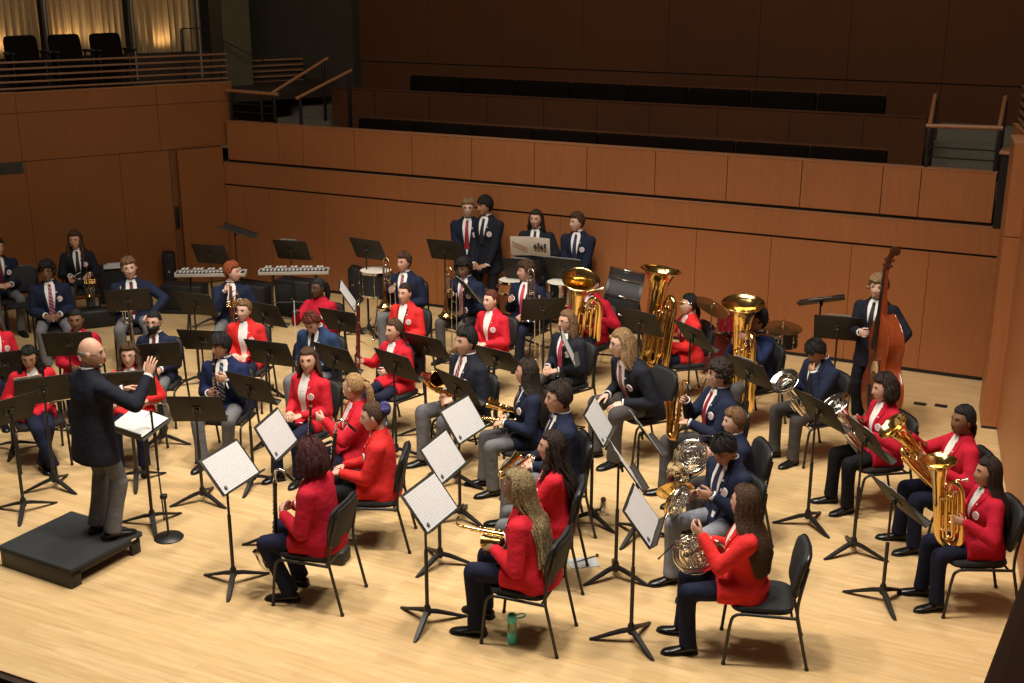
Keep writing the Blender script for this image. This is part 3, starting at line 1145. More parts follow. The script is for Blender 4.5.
def make_hair(style, seedv):
    """hair in head coordinates; returns MB"""
    rr = random.Random(seedv)
    ph = rr.uniform(0, 10)
    st = style

    def hairline(a):        # a: azimuth from the front, 0..pi
        dg = degrees(a)
        fr = {'fringe': .038, 'short': .062, 'crew': .066, 'curly': .055, 'mop': .045}.get(st, .066)
        if st == 'bald':
            return -.022 if dg > 88 else 9
        if dg < 55:
            return fr
        if dg < 95:
            return fr + (-.020 - fr) * sstep(55, 95, dg)
        return -.020 + (-.085 + .02) * sstep(95, 150, dg)

    thick = {'short': .017, 'crew': .010, 'fringe': .020, 'curly': .030, 'mop': .030, 'bald': .003, 'long': .016, 'pony': .010, 'bun': .010, 'bob': .030, 'braids': .012, 'back': .010, 'wavy': .022}.get(st, .014)

    def fn(d):
        a = atan2(abs(d.x), d.y)
        b = head_base(d)
        hl = hairline(a)
        m = sstep(hl - .010, hl + .012, b.z)
        top = 1.0 + (.45 if st in ('short', 'fringe', 'mop') else .1) * max(0, d.z)
        if st == 'short' and d.y > 0:
            top += .55 * d.y * max(0, d.z)
        az = atan2(d.x, d.y)
        tex = .16 * sin(az * 19 + ph + 3 * d.z) + .12 * sin(az * 33 + 8 * d.z + ph)
        if st in ('curly', 'mop'):
            tex = .55 * noise.noise(V((d.x, d.y, d.z)) * 5.5 + V((ph, 0, 0))) + .25 * noise.noise(V((d.x, d.y, d.z)) * 11 + V((ph, 3, 0)))
        if st in ('pony', 'bun', 'back'):
            tex *= .5
        if st == 'bald':
            m *= 1 - sstep(.025, .045, b.z)
        o = thick * top * (1 + tex)
        return head_base(d, -.016 + (o + .016) * m)

    mb = sphere_mesh(fn, 44, 30)

    def curtain(levels, n=26, wav=.004, k=17):
        """levels: (z, A_deg, R_out, yc, thickness, flat): arcs round the back of the head"""
        rings = []
        for (z, A, R, yc, th, fl) in levels:
            outer, inner = [], []
            for i in range(n + 1):
                t = radians(-A + 2 * A * i / n)
                w = wav * (sin(k * t + ph + z * 9) + .6 * sin(2.3 * k * t + ph * 2 - z * 14))
                ed = 1 - .75 * abs(2 * i / n - 1) ** 6
                outer.append(V(((R + w) * sin(t), yc - (R + w) * fl * cos(t), z)))
                inner.append(V(((R - th * ed) * sin(t), yc - (R - th * ed) * fl * cos(t), z)))
            rings.append(outer + inner[::-1])
        out = []
        for a, b in zip(rings, rings[1:]):
            out += [a, [p.lerp(q, .5) for p, q in zip(a, b)]]
        mb.loft(out + [rings[-1]], 0, True)

    if st in ('long', 'wavy', 'longfront'):
        L = {'long': .49, 'wavy': .42, 'longfront': .44}[st]
        wv = .005 if st == 'long' else .017
        curtain([(.070, 100, .062, -.008, .04, 1.05), (.03, 104, .088, -.008, .045, 1.1), (-.03, 112, .096, -.006, .040, 1.1), (-.09, 112, .100, -.010, .040, 1.05), (-.16, 98, .124, -.028, .044, .85),
                 (-.26, 84, .142, -.085, .044, .72), (-.36, 74, .146, -.108, .040, .66), (-L, 58, .120, -.120, .022, .6)], wav=wv)
        if st in ('longfront', 'wavy'):
            for s in (-1, 1):
                pts, rd = spline([(s * .070, .03, .02), (s * .088, .03, -.08), (s * .098, .045, -.17), (s * .088, .072, -.27), (s * .080, .075, -.35)], 5, [.018, .026, .030, .026, .010])
                mb.tube(pts, [r * (1 + .15 * sin(i * 1.7)) for i, r in enumerate(rd)], 10)
    elif st == 'bob':
        curtain([(.085, 100, .080, -.004, .05, 1.05), (.03, 108, .110, -.004, .05, 1.12), (-.03, 114, .122, -.004, .055, 1.10), (-.085, 110, .122, -.004, .055, 1.05), (-.130, 94, .096, -.008, .04, .9)], wav=.010)
    elif st == 'longish':
        curtain([(.070, 100, .064, -.006, .045, 1.05), (.03, 100, .092, -.006, .05, 1.1), (-.03, 106, .102, .0, .050, 1.1), (-.10, 112, .114, .0, .050, 1.02), (-.18, 104, .122, -.012, .044, .85), (-.25, 84, .116, -.035, .03, .75)], wav=.011)
    elif st == 'pony':
        pts, rd = spline([(0, -.085, .035), (0, -.125, .035), (0, -.150, -.02), (0, -.155, -.11), (.01, -.150, -.20), (.012, -.145, -.26)], 5, [.018, .026, .034, .034, .026, .006])
        mb.tube(pts, [r * (1 + .06 * sin(i * 2.1)) for i, r in enumerate(rd)], 12)
        mb.lathe([(.016, -.006), (.022, 0), (.016, .006)], 12, 0, Matrix.Translation((0, -.104, .036)) @ Matrix.Rotation(pi / 2, 4, 'X'))
    elif st == 'lowpony':
        pts, rd = spline([(0, -.080, -.04), (.0, -.105, -.065), (.015, -.118, -.13), (.03, -.110, -.22), (.035, -.105, -.29)], 5, [.022, .028, .030, .024, .006])
        mb.tube(pts, [r * (1 + .06 * sin(i * 2.1)) for i, r in enumerate(rd)], 12)
    elif st == 'bun':
        R = Matrix.Identity(3)
        mb.ell((0, -.105, .045), (.050, .042, .047), 16, 12)
        for k in range(3):
            pts = [(.046 * cos(t) * cos(k), -.105 - .036 * sin(t), .045 + .046 * cos(t) * sin(k)) for t in [2 * pi * i / 20 for i in range(21)]]
            mb.tube(pts, .011, 6)
    elif st == 'braids':
        for k in range(64):
            t = radians(-104 + 208 * k / 63 + rr.uniform(-2, 2))
            R = rr.uniform(.082, .098)
            A = .9 + .15 * rr.random()
            end = -.44 - .13 * rr.random() - .05 * cos(t)
            p = [(R * .75 * sin(t), -.006 - R * .8 * cos(t), .075), (R * sin(t), -.006 - R * 1.05 * cos(t), .02), (R * 1.08 * sin(t), -.01 - R * 1.08 * cos(t), -.07),
                 (R * 1.12 * sin(t), -.07 - R * .75 * cos(t) * A, -.18), (R * 1.45 * sin(t) + rr.uniform(-.02, .02), -.120 - R * .65 * cos(t), -.28), (R * 1.75 * sin(t) + rr.uniform(-.04, .04), -.145 - R * .5 * cos(t), end)]
            q = spline(p, 7)
            mb.tube(q, [.0085 * (1 + .22 * sin(i * 2.2 + k)) for i in range(len(q))], 6)
    elif st == 'back':
        mb.ell((0, -.095, -.035), (.032, .024, .030), 12, 8)
    if st == 'curly' or st == 'mop':
        n_ = 60 if st == 'curly' else 34
        for k in range(n_):
            a = rr.uniform(-pi, pi)
            z = rr.uniform(-.1, 1)
            d = V((sqrt(max(0, 1 - z * z)) * sin(a), sqrt(max(0, 1 - z * z)) * cos(a), z))
            if d.y > .55 and d.z < .5:
                continue
            p = head_base(d, thick * .8)
            r0 = rr.uniform(.014, .024)
            mb.ell(p, (r0, r0, r0 * .85), 8, 6)
    return mb


PENDING = []      # meshes still to be welded and detailed: (object, callback)


def weld(name, mb, mats, parent, voxel, smooth, post=None):
    o = build(name, mb, mats, parent)
    m = o.modifiers.new('weld', 'REMESH')
    m.mode = 'VOXEL'
    m.voxel_size = voxel
    m.use_smooth_shade = True
    s = o.modifiers.new('soft', 'SMOOTH')
    s.factor = .5
    s.iterations = smooth
    PENDING.append((o, post))
    return o


def flush():
    dg = bpy.context.evaluated_depsgraph_get()
    done = []
    for o, post in PENDING:
        me = bpy.data.meshes.new_from_object(o.evaluated_get(dg))
        done.append((o, post, me))
    for o, post, me in done:
        old = o.data
        mats = [m for m in old.materials]
        o.modifiers.clear()
        o.data = me
        me.name = old.name
        me.materials.clear()
        for m in mats:
            me.materials.append(m)
        me.polygons.foreach_set('use_smooth', [True] * len(me.polygons))
        bpy.data.meshes.remove(old)
        if post:
            post(o)
    PENDING.clear()


LOOK = {}
HEADM_OF = {}


def person(key, px, py, label, short, head=None, sex='m', s=None, heading=None, look=None, pitch=0, roll=0, lean=4, twist=0, side=0, jacket='navy', pants='grey', hair=('short', 'brown'), tone='light',
           tie='redstripe', vopen=.16, pose='lap', hands=None, feet=None, stand=False, zb=0.0, glasses=False, mask=False, chair=True, badge=True, near=False, eyes='open', lanyard=False, tuck=.0, chair_label=None, sit_dx=.09, haircol2=None):
    s = s or (1.0 if sex == 'm' else .93)
    hz = .925 * s if stand else .455 + .092 * s
    h0 = V((0, 0, hz))
    # heading towards the podium unless given
    T = Matrix.Translation(h0) @ Matrix.Rotation(radians(twist), 4, 'Z') @ Matrix.Rotation(radians(-lean), 4, 'X') @ Matrix.Rotation(radians(side), 4, 'Y')
    neck = T @ V((0, -.010 * s, .512 * s))
    guess_z = neck.z + .125 * s + zb
    g = at(px, py, guess_z)
    if heading is None:
        heading = degrees(atan2(9.5 - g.y, -3.6 - g.x))
    hy = 0 if look is None else (look - heading + 180) % 360 - 180
    Hm = Matrix.Translation(neck) @ Matrix.Rotation(radians(hy), 4, 'Z') @ Matrix.Rotation(radians(-pitch - lean * .25), 4, 'X') @ Matrix.Rotation(radians(roll), 4, 'Y') @ Matrix.Translation((0, .022 * s, .128 * s)) @ Matrix.Scale(s * (1.04 if sex == 'm' else 1.07), 4)
    hc = Hm @ V((0, 0, 0))
    rot = Matrix.Rotation(radians(heading - 90), 4, 'Z')
    off = rot @ V((hc.x, hc.y, 0))
    g = at(px, py, hc.z + zb)
    loc = V((g.x - off.x, g.y - off.y, zb))
    RM = Matrix.Translation(loc) @ rot
    root = obj('person', None)
    root.empty_display_size = .2
    root.matrix_world = RM
    tag(root, label, 'person', 'student musicians' if key != 'conductor' else None)
    HEADM_OF[key] = Hm
    LOOK[key] = (RM, heading, short, hz)
    P = POSES[pose](s, hz, stand)
    if hands:
        P.update(hands)
    fem = sex == 'f'
    # ---- arms
    arms = {}
    for sd, k in ((1, 'R'), (-1, 'L')):
        S = T @ V((sd * (.172 if fem else .188) * s, -.006, .398 * s))
        W = V(P[k])
        pole = V(P.get('p' + k, (sd * .55, -.55, -.75)))
        E, W = limb(S, W, .285 * s, .265 * s, pole)
        hd = V(P.get('h' + k)) if P.get('h' + k) else (W - E).normalized()
        pn = V(P.get('n' + k, (-sd * .35, .1, -.9)))
        arms[k] = (S, E, W, hd, pn, sd)
    # ---- legs
    legs = {}
    for sd, k in ((1, 'R'), (-1, 'L')):
        Hj = h0 + V((sd * .092 * s, .0, -.01))
        if feet and k in feet:
            A = V(feet[k])
        elif stand:
            A = V((sd * .11, .02 * sd, .09))
        else:
            A = V((sd * .13 * s, (.43 - tuck) * s + .02 * sd, .09))
        K, A = limb(Hj, A, .435 * s, .42 * s, (sd * (.10 if fem else .22), 1, .5 if not stand else .1))
        legs[k] = (Hj, K, A, sd)
    # ---- body: one continuous skin
    mb = MB()
    mb.tube([T @ V((0, -.010, .43 * s)), T @ V((0, -.012, .50 * s)), neck + V((0, 0, .03)), Hm @ V((0, -.022, -.05)), Hm @ V((0, -.015, 0))], [.060 * s, .054 * s, .051 * s, .050 * s, .05 * s], 14)
    rings = []
    for z, w, d in ((-.08, .13, .08), (.1, .12, .075), (.3, .13, .08), (.42, .13, .07), (.46, .07, .05)):
        rings.append([T @ V((w * s * cos(2 * pi * j / 14), d * s * sin(2 * pi * j / 14) - .01, z * s)) for j in range(14)])
    mb.loft(rings)
    for k, (S, E, W, hd, pn, sd) in arms.items():
        seg(mb, S, E, .036 * s, .034 * s)
        seg(mb, E, W, .034 * s, .025 * s)
    for k, (Hj, K, A, sd) in legs.items():
        seg(mb, Hj, K, .055 * s, .042 * s)
        seg(mb, K, A, .042 * s, .032 * s)
    extra = MB()
    extra.merge(make_head(1, eyes), Hm)
    for k, (S, E, W, hd, pn, sd) in arms.items():
        extra.merge(make_hand(W, hd, pn, sd, P.get('c' + k, .55), s * (.98 if not fem else .95), spread=P.get('s' + k, 0)))

    def body_post(o, extra=extra):
        me = o.data
        b = MB()
        b.v = [v.co.copy() for v in me.vertices]
        b.f = [tuple(p.vertices) for p in me.polygons]
        b.m = [0] * len(b.f)
        b.merge(extra)
        new = b.mesh('body', [m for m in me.materials])
        o.data = new
        bpy.data.meshes.remove(me)
    body = weld('body', mb, [skin(tone), EYEW, EYED, LIP[tone], hairm(hair[1] if hair[1] != 'violet' else 'brown')], root, .016, 2, body_post)
    # ---- jacket
    J = MB()
    if fem:
        prof = [(-.10, .215, .155, .0), (0, .205, .148, .0), (.09, .180, .130, .0), (.17, .170, .126, .0), (.27, .182, .140, .010), (.34, .188, .134, .006), (.395, .186, .112, -.004), (.435, .162, .094, -.008), (.470, .118, .080, -.012), (.50, .085, .070, -.015), (.525, .068, .064, -.018)]
    else:
        prof = [(-.10, .205, .155, .0), (0, .200, .150, .0), (.09, .190, .138, .0), (.18, .190, .136, .0), (.29, .204, .142, .002), (.36, .208, .130, -.002), (.405, .200, .110, -.006), (.44, .170, .094, -.010), (.475, .122, .080, -.014), (.505, .086, .070, -.016), (.53, .070, .066, -.018)]
    prof = [(z * s, w * s, d * s, y * s) for z, w, d, y in prof]
    if stand:
        prof = [(-.25 * s, .222 * s, .168 * s, .012), (-.17 * s, .216 * s, .164 * s, .006)] + prof
    rings = []
    for z, w, d, y in prof:
        r = []
        for j in range(24):
            a = 2 * pi * j / 24
            c_, s_ = cos(a), sin(a)
            r.append(T @ V((w * abs(c_) ** .85 * (1 if c_ > 0 else -1), y + d * abs(s_) ** .9 * (1 if s_ > 0 else -1), z)))
        rings.append(r)
    J.loft(rings)
    if not stand:
        J.ell(h0 + V((0, .01, .0)), (.215 * s, .185 * s, .090 * s), 18, 10)
        for k, (Hj, K, A, sd) in legs.items():
            q = Hj.lerp(K, .52 if fem else .34)
            J.tube([Hj + V((sd * .012, -.04, .0)), Hj.lerp(q, .5) + V((sd * .012, 0, .006)), q + V((sd * .014, 0, .012))], [.108 * s, .106 * s, .094 * s], 14)
    for k, (S, E, W, hd, pn, sd) in arms.items():
        S2 = S + V((0, 0, -.008))
        J.ell(S2 + V((0, 0, .004)), (.070 * s, .076 * s, .070 * s), 12, 8)
        seg(J, S2, E, .070 * s, .060 * s, 12)
        cuff = E.lerp(W, .93)
        seg(J, E, cuff, .060 * s, .045 * s, 12)
    jm = cloth(jacket)
    HUMAN = dict(T=T, s=s, arms=arms, fem=fem, vopen=vopen, tie=tie, jm=jm, badge=badge, root=root, lanyard=lanyard, neck=neck, Hm=Hm)

    def jacket_post(o, h=HUMAN):
        me = o.data
        T, s = h['T'], h['s']
        Ti = T.inverted()
        bvh = BVHTree.FromPolygons([v.co for v in me.vertices], [tuple(p.vertices) for p in me.polygons])
        fwd = (T.to_3x3() @ V((0, 1, 0))).normalized()

        def surf(x, z, o_):
            p = T @ V((x * s, .0, z * s))
            hit = bvh.ray_cast(p, fwd, .4)
            q = hit[0]
            if q is not None and z > .44 and (Ti @ q).y > .085 * s:
                q = None
            if q is None:
                return T @ V((x * s, (.058 if z > .44 else .10) * s + o_, z * s))
            return q + fwd * o_

        def patch(name, rows, mats, parent, o_, th=.006, nx=6):
            """rows: (z, x0, x1)"""
            mb = MB()
            R = []
            for z, a, b in rows:
                f = [surf(a + (b - a) * i / nx, z, o_) for i in range(nx + 1)]
                bk = [p - fwd * (th + .004) for p in f]
                R.append(f + bk[::-1])
            mb.loft(R)
            return build(name, mb, mats, parent)
        root = h['root']
        vb = h['vopen']
        top = .512
        N = 9
        wv = .080 if not h['fem'] else .070
        rows = []
        for i in range(N + 1):
            t = i / N
            z = vb + (top - vb) * t
            w = (.006 + (wv - .006) * (t ** .8)) if t < .8 else wv * (1 - .25 * (t - .8) / .2)
            if t > .8:
                w = wv * (1 - .45 * (t - .8) / .2)
            if h['fem'] and vb < .1 and t <= .8:
                w = .022 + (.066 - .022) * min(1, t * 1.2)
            rows.append((z, -w, w))
        if h['tie'] != 'none_shirt':
            shirt = patch('shirt', rows, [WHITE], root, .004)
            # collar and cuffs
            mb = MB()
            for sd in (-1, 1):
                rg = []
                for j in range(13):
                    a = radians(90 - sd * (8 + 165 * j / 12))
                    y0 = -.014
                    hgt = .030 if j else .018
                    lo = V((.068 * cos(a), y0 + .064 * sin(a), .505 - (.028 if j < 2 else 0)))
                    hi = V((.058 * cos(a), y0 - .004 + .058 * sin(a), .505 + hgt))
                    n_ = V((cos(a), sin(a), 0)) * .004
                    rg.append([T @ (q * s) for q in (lo + n_ * 1.4, hi + n_, hi, lo)])
                mb.loft(rg)
            for k, (S, E, W, hd, pn, sd) in h['arms'].items():
                if h['fem'] and h['tie'] is None:
                    continue
                a, b = E.lerp(W, .92), E.lerp(W, 1.03)
                cb = MB()
                cb.tube([a, b], [.041 * s, .038 * s], 12)
                build('shirt_cuff', cb, [WHITE], shirt)
            if not (h['fem'] and h['tie'] is None):
                build('shirt_collar', mb, [WHITE], shirt)
            if h['tie']:
                zt = max(vb - .0, .10)
                tr = []
                for i in range(9):
                    t = i / 8
                    z = zt + (.462 - zt) * t
                    w = .036 - .018 * t
                    tr.append((z, -w, w))
                tm = TIES[h['tie']]
                tie = patch('necktie', tr, [tm], root, .012, .006, 4)
                mb = MB()
                mb.ell(surf(0, .472, .010), (.019 * s, .014 * s, .019 * s), 10, 7)
                build('tie_knot', mb, [tm], tie)
        # lapels
        for sd in (-1, 1):
            lr = []
            for i in range(N + 1):
                t = i / N
                z = vb + (top - vb) * t
                w = rows[i][2]
                lw = .012 + .042 * (t ** .9) if t < .72 else .052 * (1 - .35 * (t - .72) / .28)
                lr.append((z, sd * (w - .002), sd * (w + lw)) if sd > 0 else (z, -(w + lw), -(w - .002)))
            patch('lapel', lr[:-1], [h['jm']], o, .010, .008, 3)
        # buttons
        for z in (vb - .03, vb - .11):
            if z > -.02:
                mb = MB()
                mb.ell(surf(.006, z, .003), (.009, .006, .009), 8, 5)
                build('button', mb, [EYED], o)
        if h['badge']:
            c = surf(-.105, .30, .004)
            c2 = surf(-.085, .30, .004), surf(-.105, .28, .004)
            xax = (c2[0] - c).normalized()
            zax = (c - c2[1]).normalized()
            nrm = zax.cross(xax)
            nrm = nrm if nrm.dot(fwd) > 0 else -nrm
            M = frame(c, nrm, zax)
            mb = MB()
            mb.lathe([(0, -.004), (.036 * s, -.004), (.036 * s, .004), (0, .0045)], 18, 0, M)
            mb.lathe([(.018 * s, .0046), (.026 * s, .0048), (.018 * s, .0052)], 16, 1, M)
            mb.box((-.010 * s, -.010 * s, .003), (.010 * s, .010 * s, .0055), 1, 0, M)
            build('round_badge', mb, [BADGEW, BADGER], o)
            mb = MB()
            mb.lathe([(0, -.004), (.010 * s, -.004), (.010 * s, .004), (0, .004)], 10, 0, frame(surf(-.075, .385, .006), nrm, zax))
            build('pin', mb, [BADGEW], o)
        if h['lanyard']:
            mb = MB()
            for sd in (-1, 1):
                pts = [surf(sd * (.075 - .05 * i / 8), .47 - .36 * i / 8, .016) for i in range(9)]
                mb.tube(pts, .007, 6)
            build('neck_strap', mb, [RUBBER], o)
    weld('blazer', J, [jm], root, .014, 5, jacket_post)
    # ---- trousers
    Q = MB()
    Q.ell(h0 + V((0, -.01, .0)), ((.150 if stand else .165) * s, (.115 if stand else .130) * s, .105 * s), 16, 10)
    for k, (Hj, K, A, sd) in legs.items():
        seg(Q, Hj, K, .090 * s, .068 * s, 14)
        hem = K.lerp(A, 1.06)
        m = K.lerp(A, .5)
        fl = 1.16 if stand else 1.06
        Q.tube([K, K.lerp(A, .25), m, K.lerp(A, .78), hem], [.067 * s * fl, .064 * s * fl, .059 * s * fl, .060 * s * fl, .065 * s * fl], 14)
    weld('trousers', Q, [cloth(pants)], root, .015, 4)
    # ---- shoes
    for k, (Hj, K, A, sd) in legs.items():
        yaw = Matrix.Rotation(radians(-sd * 10), 4, 'Z')
        M = Matrix.Translation((A.x, A.y, max(0.0, A.z - .09))) @ yaw
        mb = MB()
        rings = []
        for y, w, z1 in ((-.075, .018, .055), (-.068, .030, .072), (-.03, .036, .088), (.02, .038, .082), (.07, .042, .062), (.12, .045, .050), (.165, .038, .042), (.19, .020, .032), (.197, .008, .022)):
            r = []
            for j in range(12):
                a = 2 * pi * j / 12
                r.append(M @ V((w * s * cos(a), y * s, .014 + max(-.004, (z1 - .016) * (.42 + .58 * sin(a))))))
            rings.append(r)
        mb.loft(rings)
        shoe = build('shoe', mb, [SHOE], root)
        mb = MB()
        pl = [(-.078, .020), (-.06, .034), (0, .036), (.08, .044), (.13, .046), (.175, .034), (.2, .010)]
        mb.loft([[M @ V((-w * s, y * s, 0)), M @ V((w * s, y * s, 0)), M @ V((w * s, y * s, .014 + (.008 if y < .0 else 0))), M @ V((-w * s, y * s, .014 + (.008 if y < .0 else 0)))] for y, w in pl])
        build('sole', mb, [SOLE], shoe)
    # ---- hair
    if hair:
        hm = MB()
        hm.merge(make_hair(hair[0], hash_seed(key)), Hm)
        hm_o = build('hair', hm, [hairm(hair[1])], root)
        if haircol2:
            b2 = MB()
            b2.ell((0, -.105, .045), (.056, .047, .053), 16, 12)
            for k in range(4):
                pts = [(.052 * cos(t) * cos(k), -.105 - .040 * sin(t), .045 + .052 * cos(t) * sin(k)) for t in [2 * pi * i / 20 for i in range(21)]]
                b2.tube(pts, .012, 6)
            b3 = MB()
            b3.merge(b2, Hm)
            build('hair_bun', b3, [hairm(haircol2)], hm_o)
    if glasses:
        gm = MB()
        ey = FY['eye'] + .012
        for sd in (-1, 1):
            gm.tube([(sd * .033 + .021 * cos(t), ey, .006 + .016 * sin(t)) for t in [2 * pi * i / 16 for i in range(17)]], .0018, 5)
            gm.tube([(sd * .054, ey, .010), (sd * .074, .03, .012), (sd * .080, -.01, .008)], .0018, 5)
        gm.tube([(-.012, ey, .008), (.012, ey, .008)], .0018, 5)
        g2 = MB()
        g2.merge(gm, Hm)
        build('glasses', g2, [EBONY if glasses is True else CHROME], root)
    if mask:
        def mfn(d):
            p = head_base(d)
            m_ = sstep(.10, .35, d.y) * sstep(-.118, -.10, p.z + .0) * (1 - sstep(-.030, -.018, p.z))
            q = head_base(d, -.012 + .026 * m_ + .012 * m_ * gauss(p.x, .03))
            return q
        mm = MB()
        mm.merge(sphere_mesh(mfn, 36, 30), Hm)
        build('face_mask', mm, [mat('mask_black', (.008, .008, .009), rough=.9)], root)
    # ---- chair
    if chair and not stand:
        cm = RM @ Matrix.Translation((0, sit_dx, 0))
        inst('chair', 'chair', chair_label or ('black padded chair under the ' + short), 'chair', 'orchestra chairs', cm)
    return RM


def hash_seed(k):
    return sum(ord(c) * (i + 3) for i, c in enumerate(str(k)))


def pose_lap(s, hz, stand):
    return dict(R=(.085, .27 * s, .665), L=(-.085, .27 * s, .665), hR=(-.55, .8, -.1), hL=(.55, .8, -.1), cR=.35, cL=.35)


def pose_clasp(s, hz, stand):
    return dict(R=(.09, .30, .70), L=(-.09, .30, .70), hR=(-.9, .45, .0), hL=(.9, .45, .0), cR=.7, cL=.7, nR=(-.2, -.5, -.8), nL=(.2, -.5, -.8))


def pose_knees(s, hz, stand):
    return dict(R=(.15, .33 * s, .66), L=(-.15, .33 * s, .66), hR=(-.1, .95, -.25), hL=(.1, .95, -.25), cR=.35, cL=.35)


def pose_stand(s, hz, stand):
    return dict(R=(.25, .04, hz - .10), L=(-.25, .04, hz - .10), hR=(0, .15, -1), hL=(0, .15, -1), nR=(-1, 0, 0), nL=(1, 0, 0), cR=.45, cL=.45)


def pose_clar(s, hz, stand):      # upright clarinet held in front
    return dict(R=(.10, .25, .74), L=(-.10, .22, .90), hR=(-.75, .65, .1), hL=(.75, .65, .1), nR=(-.5, -.5, 0), nL=(.5, -.5, 0), cR=.8, cL=.8)


def pose_flute(s, hz, stand):     # across the lap
    return dict(R=(.17, .21, .71), L=(-.16, .21, .71), hR=(-.2, .95, -.1), hL=(.2, .95, -.1), nR=(0, -.2, -1), nL=(0, -.2, -1), cR=.9, cL=.9)


def pose_saxlap(s, hz, stand):
    return dict(R=(.10, .24, .74), L=(-.12, .30, .74), hR=(-.5, .8, -.2), hL=(.5, .8, -.2), cR=.7, cL=.7)


def pose_saxplay(s, hz, stand):
    return dict(R=(.17, .22, .72), L=(-.06, .26, .93), hR=(-.6, .7, .0), hL=(.75, .6, .1), nR=(-.6, -.4, 0), nL=(.5, -.6, 0), cR=.8, cL=.8)


def pose_brassup(s, hz, stand):   # trumpet or trombone resting upright on the thigh
    return dict(R=(.10, .24, .86), L=(-.13, .27, .68), hR=(-.2, .95, .1), hL=(.35, .9, -.1), nR=(-.9, 0, 0), nL=(.3, 0, -.9), cR=.85, cL=.6)


def pose_tuba(s, hz, stand):
    return dict(R=(.15, .20, .95), L=(-.24, .22, .82), hR=(-.4, .9, .1), hL=(.5, .8, .0), nR=(-.7, -.3, 0), nL=(.8, -.3, 0), cR=.7, cL=.7)


def pose_euph(s, hz, stand):
    return dict(R=(.16, .22, .82), L=(-.20, .26, .80), hR=(-.5, .85, .2), hL=(.6, .8, 0), nR=(-.7, -.3, 0), nL=(.8, -.3, 0), cR=.75, cL=.75)


def pose_horn(s, hz, stand):
    return dict(R=(.19, .18, .72), L=(-.10, .26, .84), hR=(.1, .9, -.1), hL=(.6, .75, 0), nR=(-.9, 0, 0), nL=(.4, -.7, 0), cR=.45, cL=.8)


POSES = dict(lap=pose_lap, clasp=pose_clasp, knees=pose_knees, stand=pose_stand, clar=pose_clar, flute=pose_flute, saxlap=pose_saxlap, saxplay=pose_saxplay, brassup=pose_brassup, tuba=pose_tuba, euph=pose_euph, horn=pose_horn)


# ================================================================== INSTRUMENTS
def proto(name, parts):
    """parts: (part name, MB, material(s), parent index or None)"""
    PROTO[name] = [(n, mb.mesh(n, m if isinstance(m, (list, tuple)) else [m]), p) for n, mb, m, p in parts]


def keys_along(mb, a, b, n, off, r=.008, rod=True, ref=(1, 0, 0)):
    a, b, off = V(a), V(b), V(off)
    nrm = off.normalized()
    for i in range(n):
        c = a.lerp(b, (i + .5) / n) + off
        mb.lathe([(0, -.003), (r, -.003), (r, .002), (r * .6, .004), (0, .004)], 10, 0, frame(c, nrm, (b - a)))
        mb.tube([c - off * .35, c], .0025, 5)
    if rod:
        sidev = nrm.cross((b - a).normalized())
        mb.tube([a + off * .8 + sidev * .009, b + off * .8 + sidev * .009], .0022, 5)
        for i in range(4):
            q = a.lerp(b, i / 3)
            mb.tube([q, q + off * .8 + sidev * .009], .002, 5)


# clarinet: axis -z from the mouthpiece tip, key side +y
b = MB(); b.lathe([(0, -.085), (.0125, -.085), (.0135, -.10), (.0125, -.15), (.0130, -.155), (.0128, -.36), (.0138, -.365), (.0138, -.375), (.0130, -.38), (.0140, -.555), (.014, -.56), (0, -.56)], 14)
mp = MB(); mp.lathe([(0.001, 0), (.006, -.004), (.009, -.03), (.012, -.06), (.0125, -.088), (0, -.088)], 12)
bl = MB(); bl.lathe([(.0145, -.555), (.016, -.58), (.020, -.61), (.029, -.645), (.033, -.66), (.031, -.662), (.02, -.62), (.012, -.58)], 18)
kw = MB(); keys_along(kw, (0, 0, -.17), (0, 0, -.34), 5, (0, .016, 0)); keys_along(kw, (0, 0, -.39), (0, 0, -.54), 5, (0, .017, 0), .009)
kw.tube([(.014, .004, -.20), (.018, .0, -.30), (.014, -.004, -.36)], .003, 5)
kw.lathe([(.0137, -.552), (.0155, -.555), (.0155, -.560), (.0137, -.563)], 14); kw.lathe([(.0132, -.150), (.0142, -.152), (.0132, -.157)], 14); kw.lathe([(.0135, -.362), (.0147, -.366), (.0135, -.372)], 14)
lg = MB(); lg.lathe([(.0115, -.045), (.0135, -.046), (.0140, -.068), (.0125, -.069)], 12)
proto('clarinet', [('body', b, EBONY, None), ('mouthpiece', mp, EBONY, None), ('bell', bl, EBONY, None), ('keywork', kw, SILVER, None), ('ligature', lg, SILVER, 1)])

# bass clarinet: neck at top (origin), body down -z, bell turned up towards +y
b = MB(); b.lathe([(0, -.06), (.017, -.06), (.018, -.10), (.0165, -.12), (.0165, -.40), (.0185, -.405), (.0185, -.425), (.017, -.43), (.018, -.80), (.02, -.805), (.02, -.83), (0, -.83)], 14)
nk = MB(); pts, rd = spline([(0, 0, -.07), (0, 0, .02), (0, -.012, .055), (0, -.045, .068), (0, -.085, .052), (0, -.115, .028)], 6, [.012, .0115, .011, .0105, .010, .009]); nk.tube(pts, rd, 10); nk.lathe([(.013, -.03), (.019, -.035), (.019, -.062), (.013, -.066)], 12)
mp = MB(); mp.tube([(0, -.105, .036), (0, -.13, .016), (0, -.165, -.012), (0, -.19, -.030)], [.012, .014, .012, .004], 10)
bl = MB(); pts, rd = spline([(0, 0, -.82), (0, .004, -.875), (0, .035, -.925), (0, .085, -.925), (0, .125, -.88), (0, .150, -.80), (0, .160, -.765)], 6, [.019, .021, .025, .030, .037, .052, .066]); bl.tube(pts, rd, 16, caps=False); bl.tube(pts[-8:], [r * .94 for r in rd[-8:]], 16, caps=False)
